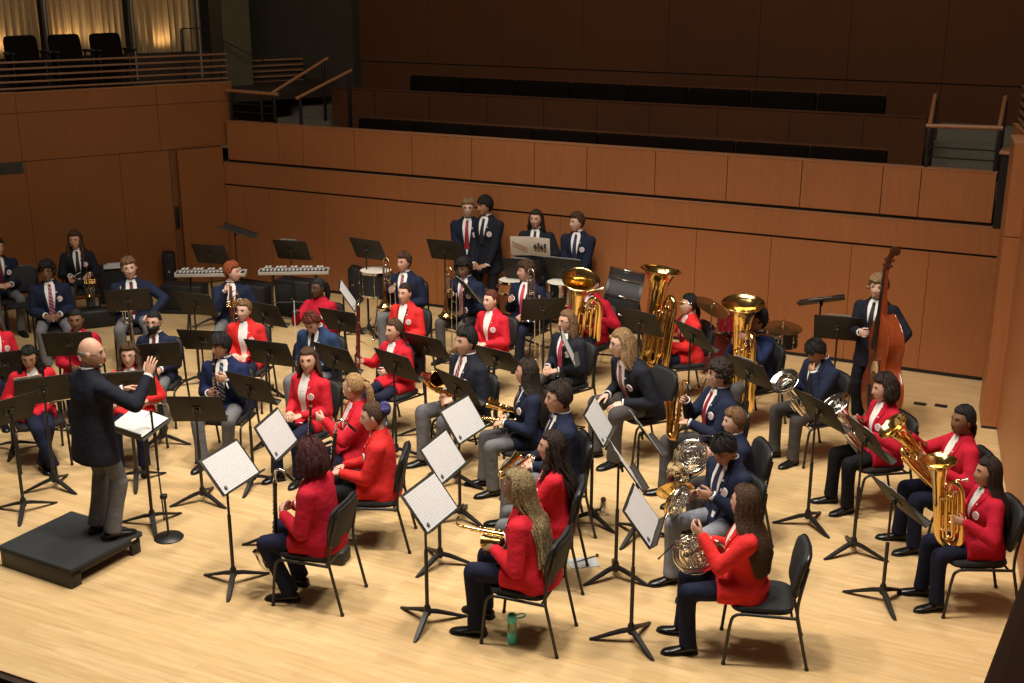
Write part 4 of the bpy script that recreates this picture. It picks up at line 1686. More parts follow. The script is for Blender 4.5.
kw = MB(); keys_along(kw, (0, 0, -.13), (0, 0, -.39), 7, (0, .022, 0), .010); keys_along(kw, (0, 0, -.44), (0, 0, -.80), 8, (0, .024, 0), .014); keys_along(kw, (0, 0, -.25), (0, 0, -.70), 5, (.022, 0, 0), .011)
kw.tube([(0, .0, -.925), (0, .0, -1.02)], .005, 6)
proto('bass_clarinet', [('body', b, EBONY, None), ('neck', nk, SILVER, None), ('mouthpiece', mp, EBONY, 1), ('bell', bl, SILVER, None), ('keywork', kw, SILVER, None)])

# flute: along x, embouchure end at -x
b = MB(); b.tube([(-.33, 0, 0), (.33, 0, 0)], .0095, 12)
lp = MB(); lp.ell((-.215, .004, .006), (.024, .015, .007), 12, 7); kw = MB()
kw.tube([(-.335, 0, 0), (-.328, 0, 0)], .0108, 12)
for i in range(13):
    kw.lathe([(0, -.002), (.008, -.002), (.008, .002), (.004, .004), (0, .004)], 10, 0, frame((-.08 + .029 * i, .0, .0125), (0, 0, 1), (0, 1, 0)))
kw.tube([(-.1, -.010, .010), (.31, -.010, .010)], .0025, 5); kw.tube([(-.105, 0, 0), (-.09, 0, 0)], .0115, 12); kw.tube([(.215, 0, 0), (.228, 0, 0)], .0115, 12)
proto('flute', [('tube', b, SILVER, None), ('lip_plate', lp, SILVER, None), ('keywork', kw, SILVER, None)])


def sax(name, L, k, m_body, m_key):
    """neck joint at the origin, body along -z, bell side +y, mouthpiece towards -y"""
    b = MB()
    bw = .060 * k
    pts, rd = spline([(0, 0, 0), (0, 0, -L * .5), (0, 0, -L), (0, bw * .35, -L - bw * .95), (0, bw * 1.3, -L - bw * 1.25), (0, bw * 2.2, -L - bw * .8), (0, bw * 2.5, -L + .05 * k), (0, bw * 2.75, -L + .14 * k), (0, bw * 3.1, -L + .22 * k), (0, bw * 3.4, -L + .275 * k)], 6,
                      [.0125 * k, .019 * k, .027 * k, .030 * k, .032 * k, .034 * k, .037 * k, .043 * k, .054 * k, .067 * k])
    b.tube(pts, rd, 18, caps=False)
    b.tube(pts[-14:], [r * .95 for r in rd[-14:]], 18, caps=False)
    rim = MB(); rim.tube([frame(pts[-1], pts[-1] - pts[-2], (1, 0, 0)) @ V((rd[-1] * cos(t), rd[-1] * sin(t), 0)) for t in [2 * pi * i / 24 for i in range(25)]], .0035 * k, 6)
    nk = MB()
    np_, nr = spline([(0, 0, -.01), (0, 0, .03 * k), (0, -.018 * k, .062 * k), (0, -.065 * k, .072 * k), (0, -.12 * k, .045 * k)], 6, [.0125 * k, .012 * k, .0115 * k, .010 * k, .008 * k]); nk.tube(np_, nr, 10)
    nk.lathe([(.0135 * k, -.012), (.017 * k, -.008), (.017 * k, .006), (.013 * k, .012)], 12)
    mp = MB(); d = (np_[-1] - np_[-2]).normalized(); e = np_[-1]
    mp.tube([e - d * .03, e + d * .01, e + d * .05, e + d * .075], [.011 * k, .013 * k, .011 * k, .004], 10)
    kw = MB()
    keys_along(kw, (0, 0, -.05 * k), (0, 0, -L * .97), 9, (0, .030 * k, 0), .013 * k)
    keys_along(kw, (0, 0, -.12 * k), (0, 0, -L * .9), 6, (.030 * k, .004, 0), .014 * k)
    keys_along(kw, (0, 0, -.2 * k), (0, 0, -L * .95), 4, (-.030 * k, .0, 0), .013 * k)
    keys_along(kw, (0, bw * 2.5, -L + .02), (0, bw * 2.8, -L + .16 * k), 2, (.046 * k, 0, 0), .024 * k)
    keys_along(kw, (0, bw * .4, -L - bw), (0, bw * 1.5, -L - bw * 1.2), 2, (.040 * k, 0, 0), .022 * k)
    kw.tube([(.0, .03 * k, -L * .8), (.0, bw * 2.2, -L * .8)], .004, 6)
    proto(name, [('body', b, m_body, None), ('bell_rim', rim, m_body, 0), ('neck', nk, m_body, None), ('mouthpiece', mp, EBONY, 2), ('keywork', kw, m_key, None)])


sax('alto_saxophone', .43, 1.0, GOLD, GOLD)
sax('tenor_saxophone', .60, 1.22, REDGOLD, GOLD)

# bassoon: bocal at the origin, long joints along z
WB = mat('bassoon_maple', (.085, .014, .012), rough=.25, var=.1)
b = MB(); b.lathe([(0, -.62), (.026, -.62), (.030, -.60), (.030, -.16), (.022, -.15), (.020, .42), (.018, .44), (0, .44)], 14); b.lathe([(.014, -.16), (.016, .05), (0, .05)], 12, 0, Matrix.Translation((.038, 0, 0)))
bell = MB(); bell.lathe([(.018, .43), (.021, .50), (.018, .60), (.022, .62), (.017, .622)], 14)
rg = MB(); rg.lathe([(.022, .60), (.0245, .605), (.0245, .622), (.018, .626)], 14); rg.lathe([(.031, -.62), (.031, -.595)], 14); rg.lathe([(.0305, -.17), (.032, -.16), (.023, -.148)], 14); rg.lathe([(.0205, .41), (.023, .42), (.0205, .43)], 14)
bo = MB(); bo.tube(spline([(.038, 0, .05), (.038, 0, .12), (.05, -.03, .17), (.06, -.09, .17), (.06, -.17, .12)], 6), .004, 6)
rd_ = MB(); rd_.tube([(.06, -.165, .123), (.06, -.20, .10)], [.003, .008], 6, flat=.4)
kw = MB(); keys_along(kw, (0, 0, -.55), (0, 0, -.2), 6, (0, .034, 0), .012); keys_along(kw, (0, 0, -.1), (0, 0, .38), 6, (0, .026, 0), .010); keys_along(kw, (0, 0, -.5), (0, 0, -.15), 4, (-.034, 0, 0), .011)
proto('bassoon', [('body', b, WB, None), ('bell_joint', bell, WB, None), ('rings', rg, SILVER, None), ('bocal', bo, SILVER, None), ('reed', rd_, REED, 3), ('keywork', kw, SILVER, None)])


def trumpet(name, m):
    b = MB()
    pts, rd = spline([(-.02, .20, -.095), (-.02, .10, -.095), (-.02, .05, -.085), (-.02, .03, -.05), (-.02, .05, -.012), (-.02, .10, 0), (-.02, .25, 0), (-.02, .36, 0), (-.02, .42, 0), (-.02, .455, 0), (-.02, .475, 0)], 6,
                      [.006, .006, .006, .0065, .007, .0075, .009, .014, .024, .040, .061])
    b.tube(pts, rd, 16, caps=False); b.tube(pts[-16:], [r * .94 for r in rd[-16:]], 16, caps=False)
    lp = MB(); lp.tube([(.02, -.03, 0), (.02, .33, 0)], .0055, 8); lp.tube(spline([(.02, .33, 0), (.02, .375, -.012), (.02, .39, -.048), (.02, .375, -.084), (.02, .33, -.095), (.02, .22, -.095)], 5), .006, 8)
    mp = MB(); mp.lathe([(0.0, .012), (.009, .012), (.013, .001), (.0135, 0), (.0125, .004), (.008, .02), (.004, .04), (.005, .08), (0, .08)], 14, 0, frame((.02, -.085, 0), (0, 1, 0), (1, 0, 0)))
    vv = MB()
    for i in range(3):
        y = .17 + .028 * i
        vv.lathe([(0, -.125), (.010, -.125), (.0125, -.118), (.0125, .02), (.0135, .022), (.012, .030), (.004, .034), (.004, .052), (.010, .054), (.010, .060), (0, .061)], 12, 0, Matrix.Translation((0, y, 0)))
    sl = MB(); sl.tube(spline([(.0, .16, -.03), (.0, .11, -.03), (.0, .10, -.045), (.0, .11, -.06), (.0, .16, -.06)], 4), .0055, 7); sl.tube(spline([(.0, .235, -.03), (.0, .31, -.03), (.0, .325, -.045), (.0, .31, -.06), (.0, .235, -.06)], 4), .0055, 7)
    sl.tube([(-.02, .10, -.095), (.0, .17, -.095)], .005, 6); sl.tube([(.02, .22, -.095), (0, .22, -.095)], .005, 6)
    proto(name, [('bell', b, m, None), ('leadpipe', lp, m, None), ('mouthpiece', mp, m, 1), ('valves', vv, m, None), ('slides', sl, m, None)])


trumpet('trumpet', SILVER)
trumpet('brass_trumpet', GOLD)


def trombone(name, m, m2):
    """bell towards +y, slide along +y, tuning slide at -y"""
    b = MB()
    pts, rd = spline([(0, .02, 0), (0, -.30, 0), (.012, -.36, 0), (.05, -.385, 0), (.088, -.36, 0), (.10, -.30, 0), (.10, -.05, 0), (.10, .10, 0), (.10, .18, 0), (.10, .225, 0), (.10, .245, 0)], 6,
                      [.0075, .008, .0085, .009, .0095, .010, .014, .026, .047, .075, .107])
    b.tube(pts, rd, 18, caps=False); b.tube(pts[-20:], [r * .96 for r in rd[-20:]], 18, caps=False)
    sl = MB(); sl.tube([(0, 0, 0), (0, .66, 0)], .0075, 8); sl.tube([(-.085, 0, 0), (-.085, .66, 0)], .0075, 8)
    sl.tube(spline([(0, .66, 0), (-.012, .705, 0), (-.0425, .72, 0), (-.073, .705, 0), (-.085, .66, 0)], 5), .0085, 8); sl.tube([(-.085, .03, 0), (0, .03, 0)], .007, 8); sl.tube([(-.085, .20, 0), (0, .20, 0)], .006, 8)
    mp = MB(); mp.lathe([(.0, .015), (.012, .015), (.019, .001), (.0195, 0), (.018, .008), (.010, .03), (.006, .06), (.007, .10), (0, .10)], 14, 0, frame((-.085, -.09, 0), (0, 1, 0), (1, 0, 0)))
    br = MB(); br.tube([(0, -.12, 0), (.10, -.12, 0)], .006, 6); br.tube([(0, -.26, 0), (.10, -.26, 0)], .006, 6)
    br.tube(spline([(.03, -.10, .02), (.03, -.28, .02), (.05, -.30, .02), (.07, -.28, .02), (.07, -.10, .02), (.05, -.08, .02), (.03, -.10, .02)], 5), .0075, 8); br.lathe([(0, -.02), (.022, -.02), (.022, .02), (0, .02)], 12, 0, Matrix.Translation((.02, -.10, .02)))
    proto(name, [('bell', b, m, None), ('slide', sl, m2, None), ('mouthpiece', mp, SILVER, 1), ('brace', br, m2, None)])


trombone('trombone', GOLD, SILVER)
trombone('silver_trombone', SILVER, SILVER)


def tuba(name, k, m, bellr=.150, fat=1.0):
    """upright: bell opens +z, player at -y"""
    b = MB()
    pts, rd = spline([(.10, 0, -.22), (.10, 0, -.05), (.10, 0, .12), (.10, 0, .24), (.10, 0, .31), (.10, 0, .355), (.10, 0, .375)], 6, [.042 * fat, .046 * fat, .054 * fat, .068, .092, .125, bellr])
    pts = [p * k for p in pts]; rd = [r * k for r in rd]
    b.tube(pts, rd, 24, caps=False); b.tube(pts[-18:], [r * .96 for r in rd[-18:]], 24, caps=False)
    b.tube([pts[-1] + V((rd[-1] * cos(t), rd[-1] * sin(t), 0)) for t in [2 * pi * i / 32 for i in range(33)]], .006 * k, 6)
    bw = MB()
    p2, r2 = spline([(.10, 0, -.22), (.10, 0, -.30), (.065, 0, -.375), (-.005, 0, -.40), (-.075, 0, -.375), (-.11, 0, -.30), (-.11, 0, -.10), (-.11, 0, .08), (-.095, 0, .17), (-.05, 0, .205), (-.01, 0, .17), (.0, 0, .08), (0, 0, -.12)], 6,
                    [.042 * fat, .041 * fat, .039 * fat, .037 * fat, .034 * fat, .031, .027, .024, .022, .020, .018, .016, .015])
    bw.tube([p * k for p in p2], [r * k for r in r2], 14)
    tb = MB()
    for (x0, x1, z0, z1, y) in ((-.075, -.03, -.28, .06, -.045), (-.02, .025, -.30, -.02, -.05), (.03, .07, -.26, .0, -.045), (-.085, .055, -.20, .10, -.03), (-.06, .04, -.33, -.10, .035), (-.05, .0, -.30, .09, .052), (.01, .055, -.24, .05, .058), (-.095, -.055, -.24, .14, .045)):
        loop = [(x0, y, z0 + .03), (x0, y, z1 - .03), (x0 + .012, y, z1 - .005), ((x0 + x1) / 2, y, z1), (x1 - .012, y, z1 - .005), (x1, y, z1 - .03), (x1, y, z0 + .03), (x1 - .012, y, z0 + .005), ((x0 + x1) / 2, y, z0), (x0 + .012, y, z0 + .005), (x0, y, z0 + .03)]
        tb.tube([p * k for p in spline(loop, 4)], .0095 * k, 8)
    vv = MB()
    for i in range(4):
        x = -.045 + .032 * i
        vv.lathe([(0, -.10), (.011, -.10), (.015, -.092), (.015, .045), (.016, .048), (.013, .056), (.004, .058), (.004, .085), (.012, .087), (.012, .094), (0, .095)], 12, 0, Matrix.Scale(k, 4) @ Matrix.Translation((x, -.055, -.04)))
    lp = MB(); lp.tube([p * k for p in spline([(.045, -.05, -.04), (.07, -.07, .06), (.075, -.10, .12), (.05, -.13, .14), (.0, -.17, .15), (-.04, -.20, .15)], 6)], .007 * k, 8)
    mp = MB(); mp.lathe([(0, .015), (.013, .015), (.019, 0), (.018, .006), (.009, .028), (.006, .05), (0, .05)], 14, 0, frame(V((-.055, -.215, .15)) * k, (.6, .6, 0), (0, 0, 1)) @ Matrix.Scale(min(k, 1.2), 4))
    proto(name, [('bell', b, m, None), ('main_tube', bw, m, None), ('tubing', tb, m, None), ('valves', vv, SILVER, None), ('leadpipe', lp, m, None), ('mouthpiece', mp, SILVER, 4)])


tuba('euphonium', .86, GOLD)
tuba('silver_baritone', .84, SILVER, .180)
tuba('tuba', 1.22, GOLD, .145, 1.1)
tuba('big_tuba', 1.55, GOLD, .150, 1.1)


def horn(name, m, mb_):
    """coil in the xz plane, bell opening towards +y and -z"""
    co = MB()
    for r, y, rr, cx in ((.135, 0, .0085, 0), (.122, .018, .0075, .004), (.108, -.016, .007, -.004), (.092, .012, .0065, .01)):
        co.tube([(cx + r * cos(t) * 1.06, y + .006 * sin(3 * t), r * sin(t) * .96) for t in [2 * pi * i / 40 for i in range(41)]], rr, 8)
    b = MB()
    pts, rd = spline([(.0, .02, .135), (-.09, .03, .10), (-.135, .035, .0), (-.10, .04, -.10), (-.02, .05, -.15), (.06, .075, -.155), (.115, .11, -.14), (.145, .135, -.13), (.162, .150, -.125)], 6, [.009, .011, .014, .019, .026, .040, .068, .108, .155])
    b.tube(pts, rd, 22, caps=False); b.tube(pts[-16:], [r * .96 for r in rd[-16:]], 22, caps=False)
    n = (pts[-1] - pts[-2])
    b.tube([frame(pts[-1], n, (0, 0, 1)) @ V((rd[-1] * cos(t), rd[-1] * sin(t), 0)) for t in [2 * pi * i / 30 for i in range(31)]], .004, 6)
    vv = MB()
    for i in range(4):
        M = Matrix.Translation((-.055 + .042 * i, -.02, .015))
        vv.lathe([(0, -.022), (.018, -.022), (.020, -.018), (.020, .018), (.018, .022), (0, .024)], 14, 0, M @ Matrix.Rotation(pi / 2, 4, 'X'))
        vv.tube([M @ V((0, -.02, 0)), M @ V((-.01, -.035, .04)), M @ V((-.03, -.03, .085))], .003, 6)
        vv.ell(M @ V((-.033, -.03, .09)), (.010, .004, .016), 8, 5)
    tb = MB()
    for (x0, x1, z0, z1, y) in ((-.08, -.05, -.085, .02, -.025), (-.035, -.008, -.10, .02, -.03), (.01, .036, -.09, .02, -.025), (.05, .08, -.07, .03, -.02), (-.06, .06, .04, .075, .03), (-.05, .07, -.06, -.03, .03), (-.075, -.01, .05, .08, -.028), (.0, .07, .052, .086, -.03)):
        loop = [(x0, y, z0 + .012), (x0, y, z1 - .012), ((x0 + x1) / 2, y, z1), (x1, y, z1 - .012), (x1, y, z0 + .012), ((x0 + x1) / 2, y, z0), (x0, y, z0 + .012)]
        tb.tube(spline(loop, 4), .0068, 8)
    lp = MB(); lp.tube(spline([(.10, -.03, .09), (.0, -.04, .150), (-.12, -.045, .125), (-.20, -.05, .10)], 6), [.0065] * 19, 7)
    mp = MB(); mp.tube([(-.195, -.05, .102), (-.235, -.052, .089), (-.262, -.054, .080)], [.004, .005, .010], 10)
    proto(name, [('coil', co, m, None), ('bell', b, mb_, None), ('valves', vv, m, None), ('tubing', tb, m, None), ('leadpipe', lp, m, None), ('mouthpiece', mp, SILVER, 4)])


horn('silver_horn', SILVER, SILVER)
horn('brass_horn', SILVER, GOLD)

# double bass: stands on its endpin at the origin, front faces +y
BASSW = wood('double_bass_varnish', (.22, .042, .012), var=.35, rough=.22, scale=(6, 6, 1.2))
def bass_outline(k=1.0):
    prof = [(0.0, .24), (.10, .245), (.20, .27), (.275, .34), (.315, .44), (.325, .53), (.30, .64), (.245, .72), (.205, .79), (.205, .87), (.225, .94), (.245, 1.02), (.245, 1.10), (.215, 1.19), (.15, 1.27), (.075, 1.33), (.045, 1.36)]
    r = spline([V((x * k, 0, .80 + (z - .80) * (k * .5 + .5))) for x, z in prof], 4)
    return [(p.x, p.z) for p in r] + [(-p.x, p.z) for p in reversed(r[1:])]
ol = bass_outline()
b = MB()
rings = []
for y, k in ((-.100, .90), (-.094, .985), (-.088, 1.01), (-.080, 1.0), (-.075, .975), (.075, .975), (.080, 1.0), (.088, 1.01), (.094, .985), (.104, .90)):
    rings.append([V((x, y - (.0 if z < 1.0 else (z - 1.0) * .10 * (1 if y < 0 else .1) * -1), z)) for x, z in bass_outline(k)])
b.loft(rings)
nk = MB(); nk.loft([[V((sx * w, y0 if sz < 0 else y1, z)) for sx, sz in ((-1, 1), (1, 1), (.7, -1), (-.7, -1))] for z, w, y0, y1 in ((1.28, .034, .03, .115), (1.36, .030, .03, .112), (1.60, .024, .055, .104), (1.84, .021, .058, .098))])
fb = MB(); fb.loft([[V((-w, y, z)), V((w, y, z)), V((w * .6, y + .012, z)), V((-w * .6, y + .012, z))] for z, w, y in ((.98, .044, .150), (1.3, .034, .124), (1.84, .022, .098))])
sc = MB(); sc.loft([[V((-.022, y, z)), V((.022, y, z)), V((.022, y + .05, z + .01)), V((-.022, y + .05, z + .01))] for z, y in ((1.83, .055), (1.93, .035), (2.0, .005))])
sc.tube([(-.032 + .064 * i / 1, -.0 + 0, 2.03) for i in range(2)], .048, 14); sc.tube([(-.040, 0, 2.03), (.040, 0, 2.03)], .025, 12)
for sx in (-1, 1):
    for z, y in ((1.87, .07), (1.93, .055)):
        sc.tube([(0, y, z), (sx * .075, y, z + .005)], .006, 8); sc.ell((sx * .085, y, z + .005), (.006, .02, .016), 8, 6)
tp = MB(); tp.loft([[V((-w, y, z)), V((w, y, z)), V((w * .6, y + .018, z)), V((-w * .6, y + .018, z))] for z, w, y in ((.27, .020, .118), (.40, .030, .135), (.60, .048, .150))])
bd = MB(); bd.prism([(-.075, .70), (-.06, .70), (-.05, .74), (.05, .74), (.06, .70), (.075, .70), (.062, .80), (.03, .845), (-.03, .845), (-.062, .80)], .10, .118)
st_ = MB()
for i in range(4):
    x = -.03 + .02 * i
    st_.tube([(x * .8, .165, .60), (x, .145, .842), (x * .35, .112, 1.84)], .0022, 5)
fh = MB()
for sx in (-1, 1):
    fh.tube(spline([(sx * .085, .104, .90), (sx * .105, .105, .88), (sx * .105, .105, .80), (sx * .13, .104, .72), (sx * .125, .104, .69)], 6), .008, 6)
ep = MB(); ep.tube([(0, 0, 0.0), (0, 0, .25)], .007, 8)
proto('double_bass', [('body', b, BASSW, None), ('neck', nk, BASSW, None), ('fingerboard', fb, EBONY, 1), ('scroll', sc, mat('dark_varnish', (.06, .016, .008), rough=.3), 1), ('tailpiece', tp, EBONY, 0), ('bridge', bd, mat('bridge_maple', (.5, .32, .15), rough=.5), 0), ('strings', st_, STRING, None), ('sound_hole', fh, EBONY, 0), ('endpin', ep, CHROME, None)])

# bow-less; ---- drums
HEADM = mat('drum_head', (.62, .58, .50), rough=.6, var=.05)


def drum(name, r, h, m_shell, lugs=8, legs=True, zc=.72, m_hoop=CHROME, hm=HEADM):
    sh = MB(); sh.lathe([(0, -h / 2), (r, -h / 2), (r, h / 2), (r - .004, h / 2 + .002), (0, h / 2 + .002)], 28, 0, Matrix.Translation((0, 0, zc)))
    hd = MB(); hd.lathe([(0, h / 2 + .010), (r * .97, h / 2 + .010), (r * .985, h / 2 + .004)], 28, 0, Matrix.Translation((0, 0, zc)))
    hps = []
    for z in (-1, 1):
        hp = MB()
        hp.lathe([(r * .985, z * h / 2 - .012), (r + .009, z * h / 2 - .014), (r + .011, z * h / 2 + .012), (r * .985, z * h / 2 + .014)], 28, 0, Matrix.Translation((0, 0, zc)))
        hps.append(hp)
    lg = MB()
    for i in range(lugs):
        a = 2 * pi * i / lugs
        c = V((cos(a) * (r + .010), sin(a) * (r + .010), zc))
        lg.tube([c - V((0, 0, h / 2)), c + V((0, 0, h / 2))], .003, 5)
        lg.box((-.009, -.009, -.020), (.009, .009, .020), 0, .003, Matrix.Translation(c) @ Matrix.Rotation(a, 4, 'Z'))
    parts = [('shell', sh, m_shell, None), ('drum_head', hd, hm, None), ('hoop', hps[0], m_hoop, None), ('hoop', hps[1], m_hoop, None), ('lugs', lg, CHROME, 0)]
    if legs:
        s_ = MB()
        zb = zc - h / 2
        s_.tube([(0, 0, .30), (0, 0, zb - .06)], .012, 8)
        for i in range(3):
            a = 2 * pi * i / 3 + .4
            s_.tube([(0, 0, .36), (.26 * cos(a), .26 * sin(a), .012)], .009, 7); s_.ell((.26 * cos(a), .26 * sin(a), .014), (.014, .014, .014), 8, 5)
            s_.tube(spline([(0, 0, zb - .06), (r * .7 * cos(a), r * .7 * sin(a), zb - .04), (r * 1.03 * cos(a), r * 1.03 * sin(a), zb), (r * 1.04 * cos(a), r * 1.04 * sin(a), zb + .03)], 4), .007, 6)
        parts.append(('tripod', s_, CHROME, None))
    proto(name, parts)


WOODSH = wood('maple_drum_shell', (.34, .13, .05), rough=.3)
drum('snare_drum', .18, .15, WOODSH, zc=.80)
drum('field_drum', .19, .24, SILVER, zc=.78)
drum('concert_tom', .21, .30, CASE, zc=.72)
REDSP = mat('red_drum_lacquer', (.14, .006, .010), rough=.18, coat=.6)
# concert bass drum tilted on a stand
sh = MB(); MT = Matrix.Translation((0, 0, .78)) @ Matrix.Rotation(radians(100), 4, 'Y')
sh.lathe([(.36, -.20), (.36, .20)], 36, 0, MT)
hd = MB(); hd.lathe([(0, -.205), (.355, -.205), (.36, -.19)], 36, 0, MT); hd.lathe([(.36, .19), (.355, .205), (0, .205)], 36, 0, MT)
hps = []
for z in (-.21, .21):
    hp = MB(); hps.append(hp)
    hp.lathe([(.35, z - .018), (.378, z - .018), (.378, z + .018), (.35, z + .018)], 36, 0, MT)
lg = MB()
for i in range(10):
    a = 2 * pi * i / 10
    lg.tube([MT @ V((.385 * cos(a), .385 * sin(a), -.22)), MT @ V((.385 * cos(a), .385 * sin(a), .22))], .006, 6)
    lg.box((-.015, -.012, -.05), (.012, .012, .05), 0, .004, MT @ Matrix.Rotation(a, 4, 'Z') @ Matrix.Translation((.372, 0, 0)))
fr = MB()
for x in (-.30, .30):
    for y in (-.34, .34):
        fr.tube([(x, y, 0.01), (x * .7, y, .62)], .016, 8)
for y in (-.34, .34):
    fr.tube([(-.27, y, .12), (.27, y, .12)], .012, 8)
fr.tube([(-.27, -.34, .12), (-.27, .34, .12)], .012, 8); fr.tube([(.27, -.34, .12), (.27, .34, .12)], .012, 8)
proto('concert_bass_drum', [('shell', sh, CASE, None), ('drum_head', hd, mat('tan_head', (.40, .25, .14), rough=.6), None), ('hoop', hps[0], BLACKM, None), ('hoop', hps[1], BLACKM, None), ('tension_rods', lg, CHROME, 0), ('stand_frame', fr, BLACKM, None)])

# drum kit pieces
def kick():
    MT = Matrix.Translation((0, 0, .29)) @ Matrix.Rotation(pi / 2, 4, 'X')
    sh = MB(); sh.lathe([(.27, -.20), (.27, .20)], 36, 0, MT)
    hd = MB(); hd.lathe([(0, -.205), (.265, -.205), (.27, -.19)], 36, 0, MT); hd.lathe([(.27, .19), (.265, .205), (0, .205)], 36, 0, MT)
    hps = []
    for z in (-.21, .21):
        hp = MB(); hps.append(hp)
        hp.lathe([(.262, z - .016), (.284, z - .016), (.284, z + .016), (.262, z + .016)], 36, 0, MT)
    lg = MB()
    for i in range(8):
        a = 2 * pi * (i + .5) / 8
        lg.tube([MT @ V((.288 * cos(a), .288 * sin(a), -.22)), MT @ V((.288 * cos(a), .288 * sin(a), .22))], .004, 6)
    sp = MB()
    for sx in (-1, 1):
        sp.tube([(sx * .26, .12, .20), (sx * .38, .26, .01)], .010, 7)
    proto('kick_drum', [('shell', sh, REDSP, None), ('drum_head', hd, mat('red_head', (.13, .008, .012), rough=.3), None), ('hoop', hps[0], REDSP, None), ('hoop', hps[1], REDSP, None), ('tension_rods', lg, CHROME, 0), ('spur', sp, CHROME, None)])
kick()
drum('rack_tom', .15, .22, REDSP, 6, False, 0, hm=mat('clear_head', (.25, .2, .2), rough=.3))
drum('hi_tom', .165, .16, CASE, 6, True, .70, BLACKM, mat('dark_head', (.02, .02, .02), rough=.5))


def cymbal(name, r, h, tilt):
    M = Matrix.Translation((0, 0, h)) @ Matrix.Rotation(radians(tilt), 4, 'X')
    cy = MB(); cy.lathe([(.006, .030), (.02, .028), (.035, .016), (.05, .010), (r * .6, .004), (r, -.006), (r, -.008), (r * .6, .001), (.05, .007), (.006, .02)], 32, 0, M)
    st = MB(); st.tube([(0, 0, .25), (0, 0, h)], .010, 8); st.tube([M @ V((0, 0, -.02)), M @ V((0, 0, .10))], .005, 6); st.ell(M @ V((0, 0, .045)), (.014, .014, .014), 8, 6)
    for i in range(3):
        a = 2 * pi * i / 3
        st.tube([(0, 0, .34), (.30 * cos(a), .30 * sin(a), .012)], .009, 6); st.ell((.30 * cos(a), .30 * sin(a), .014), (.014, .014, .014), 8, 5)
    proto(name, [('cymbal', cy, mat('cymbal_bronze', (.52, .36, .16), rough=.28, metal=1.0), None), ('tripod', st, CHROME, None)])


cymbal('crash_cymbal', .21, 1.12, -28)
cymbal('ride_cymbal', .22, .98, 6)

# glockenspiel on a draped stand: x is the long side, player at +y
def mallets(name, n, w, black_case):
    bars, blk, frm = MB(), MB(), MB()
    for i in range(n):
        x = -w / 2 + w * (i + .5) / n
        L = .30 - .10 * i / n
        bars.box((x - w / n * .30, -.13, .868), (x + w / n * .30, -.13 + L * .5, .884), 0, .003)
        if i % 7 not in (2, 6):
            blk.box((x + w / n * .12, .0, .89), (x + w / n * .88, L * .52, .905), 0, .003)
    frm.box((-w / 2 - .04, -.16, .815), (w / 2 + .04, -.145, .862), 0, .004); frm.box((-w / 2 - .04, .15, .83), (w / 2 + .04, .165, .87), 0, .004)
    frm.box((-w / 2 - .05, -.16, .815), (-w / 2 - .035, .165, .872), 0, .003); frm.box((w / 2 + .035, -.16, .815), (w / 2 + .05, .165, .872), 0, .003)
    bed = MB(); bed.box((-w / 2 - .03, -.145, .82), (w / 2 + .03, .15, .85), 0, .003)
    lgs = MB()
    for sx in (-1, 1):
        lgs.tube([(sx * w * .42, -.16, .0), (sx * w * .34, .12, .79)], .014, 8); lgs.tube([(sx * w * .42, .16, .0), (sx * w * .34, -.12, .79)], .014, 8)
    lgs.tube([(-w * .38, 0, .40), (w * .38, 0, .40)], .010, 8)
    proto(name, [('bed', bed, CASE, None), ('lower_bars', bars, mat('bar_alloy', (.62, .62, .60), rough=.35, metal=.3), None), ('upper_bars', blk, mat('bar_alloy', (.62, .62, .60)), None), ('frame', frm, mat('pale_frame', (.42, .40, .36), rough=.4), None), ('legs', lgs, BLACKM, None)])


mallets('glockenspiel', 17, .92, True)
for _n, _me, _p in PROTO['glockenspiel']:
    _me.transform(Matrix.Diagonal((.94, .62, 1, 1)))


def amp(name, w, d, h, grille=True):
    b = MB(); b.box((-w / 2, -d / 2, .02), (w / 2, d / 2, h), 0, .015)
    g = MB(); g.box((-w / 2 + .03, -d / 2 - .006, .06), (w / 2 - .03, -d / 2 + .002, h - .05), 0, .003)
    hdl = MB(); hdl.tube(spline([(-.07, 0, h - .004), (-.065, 0, h + .022), (0, 0, h + .028), (.065, 0, h + .022), (.07, 0, h - .004)], 4), .008, 6)
    f = MB()
    for sx in (-1, 1):
        for sy in (-1, 1):
            f.lathe([(0, 0), (.018, 0), (.015, .024), (0, .024)], 10, 0, Matrix.Translation((sx * (w / 2 - .04), sy * (d / 2 - .04), 0)))
    parts = [('cabinet', b, CASE, None), ('grille', g, mat('grille_cloth', (.016, .016, .017), rough=.9, bump=.4, bscale=300), 0), ('handle', hdl, BLACKM, 0), ('feet', f, RUBBER, 0)]
    lo = MB(); lo.box((-.02, -d / 2 - .010, h * .52), (.02, -d / 2 - .005, h * .52 + .025), 0, .002); parts.append(('emblem', lo, CHROME, 1))
    proto(name, parts)


amp('amplifier', .56, .30, .55)
amp('small_amplifier', .42, .30, .48)
amp('tall_speaker', .17, .18, .55)


HELD = {}


def play(kind, name, label, cat, group, key, origin, z, y, s=1.0):
    """place an instrument in the frame of the musician 'key'"""
    RM = LOOK[key][0]
    M = RM @ frame(origin, z, y) @ Matrix.Scale(s, 4)
    return inst(kind, name, label, cat, group, M)


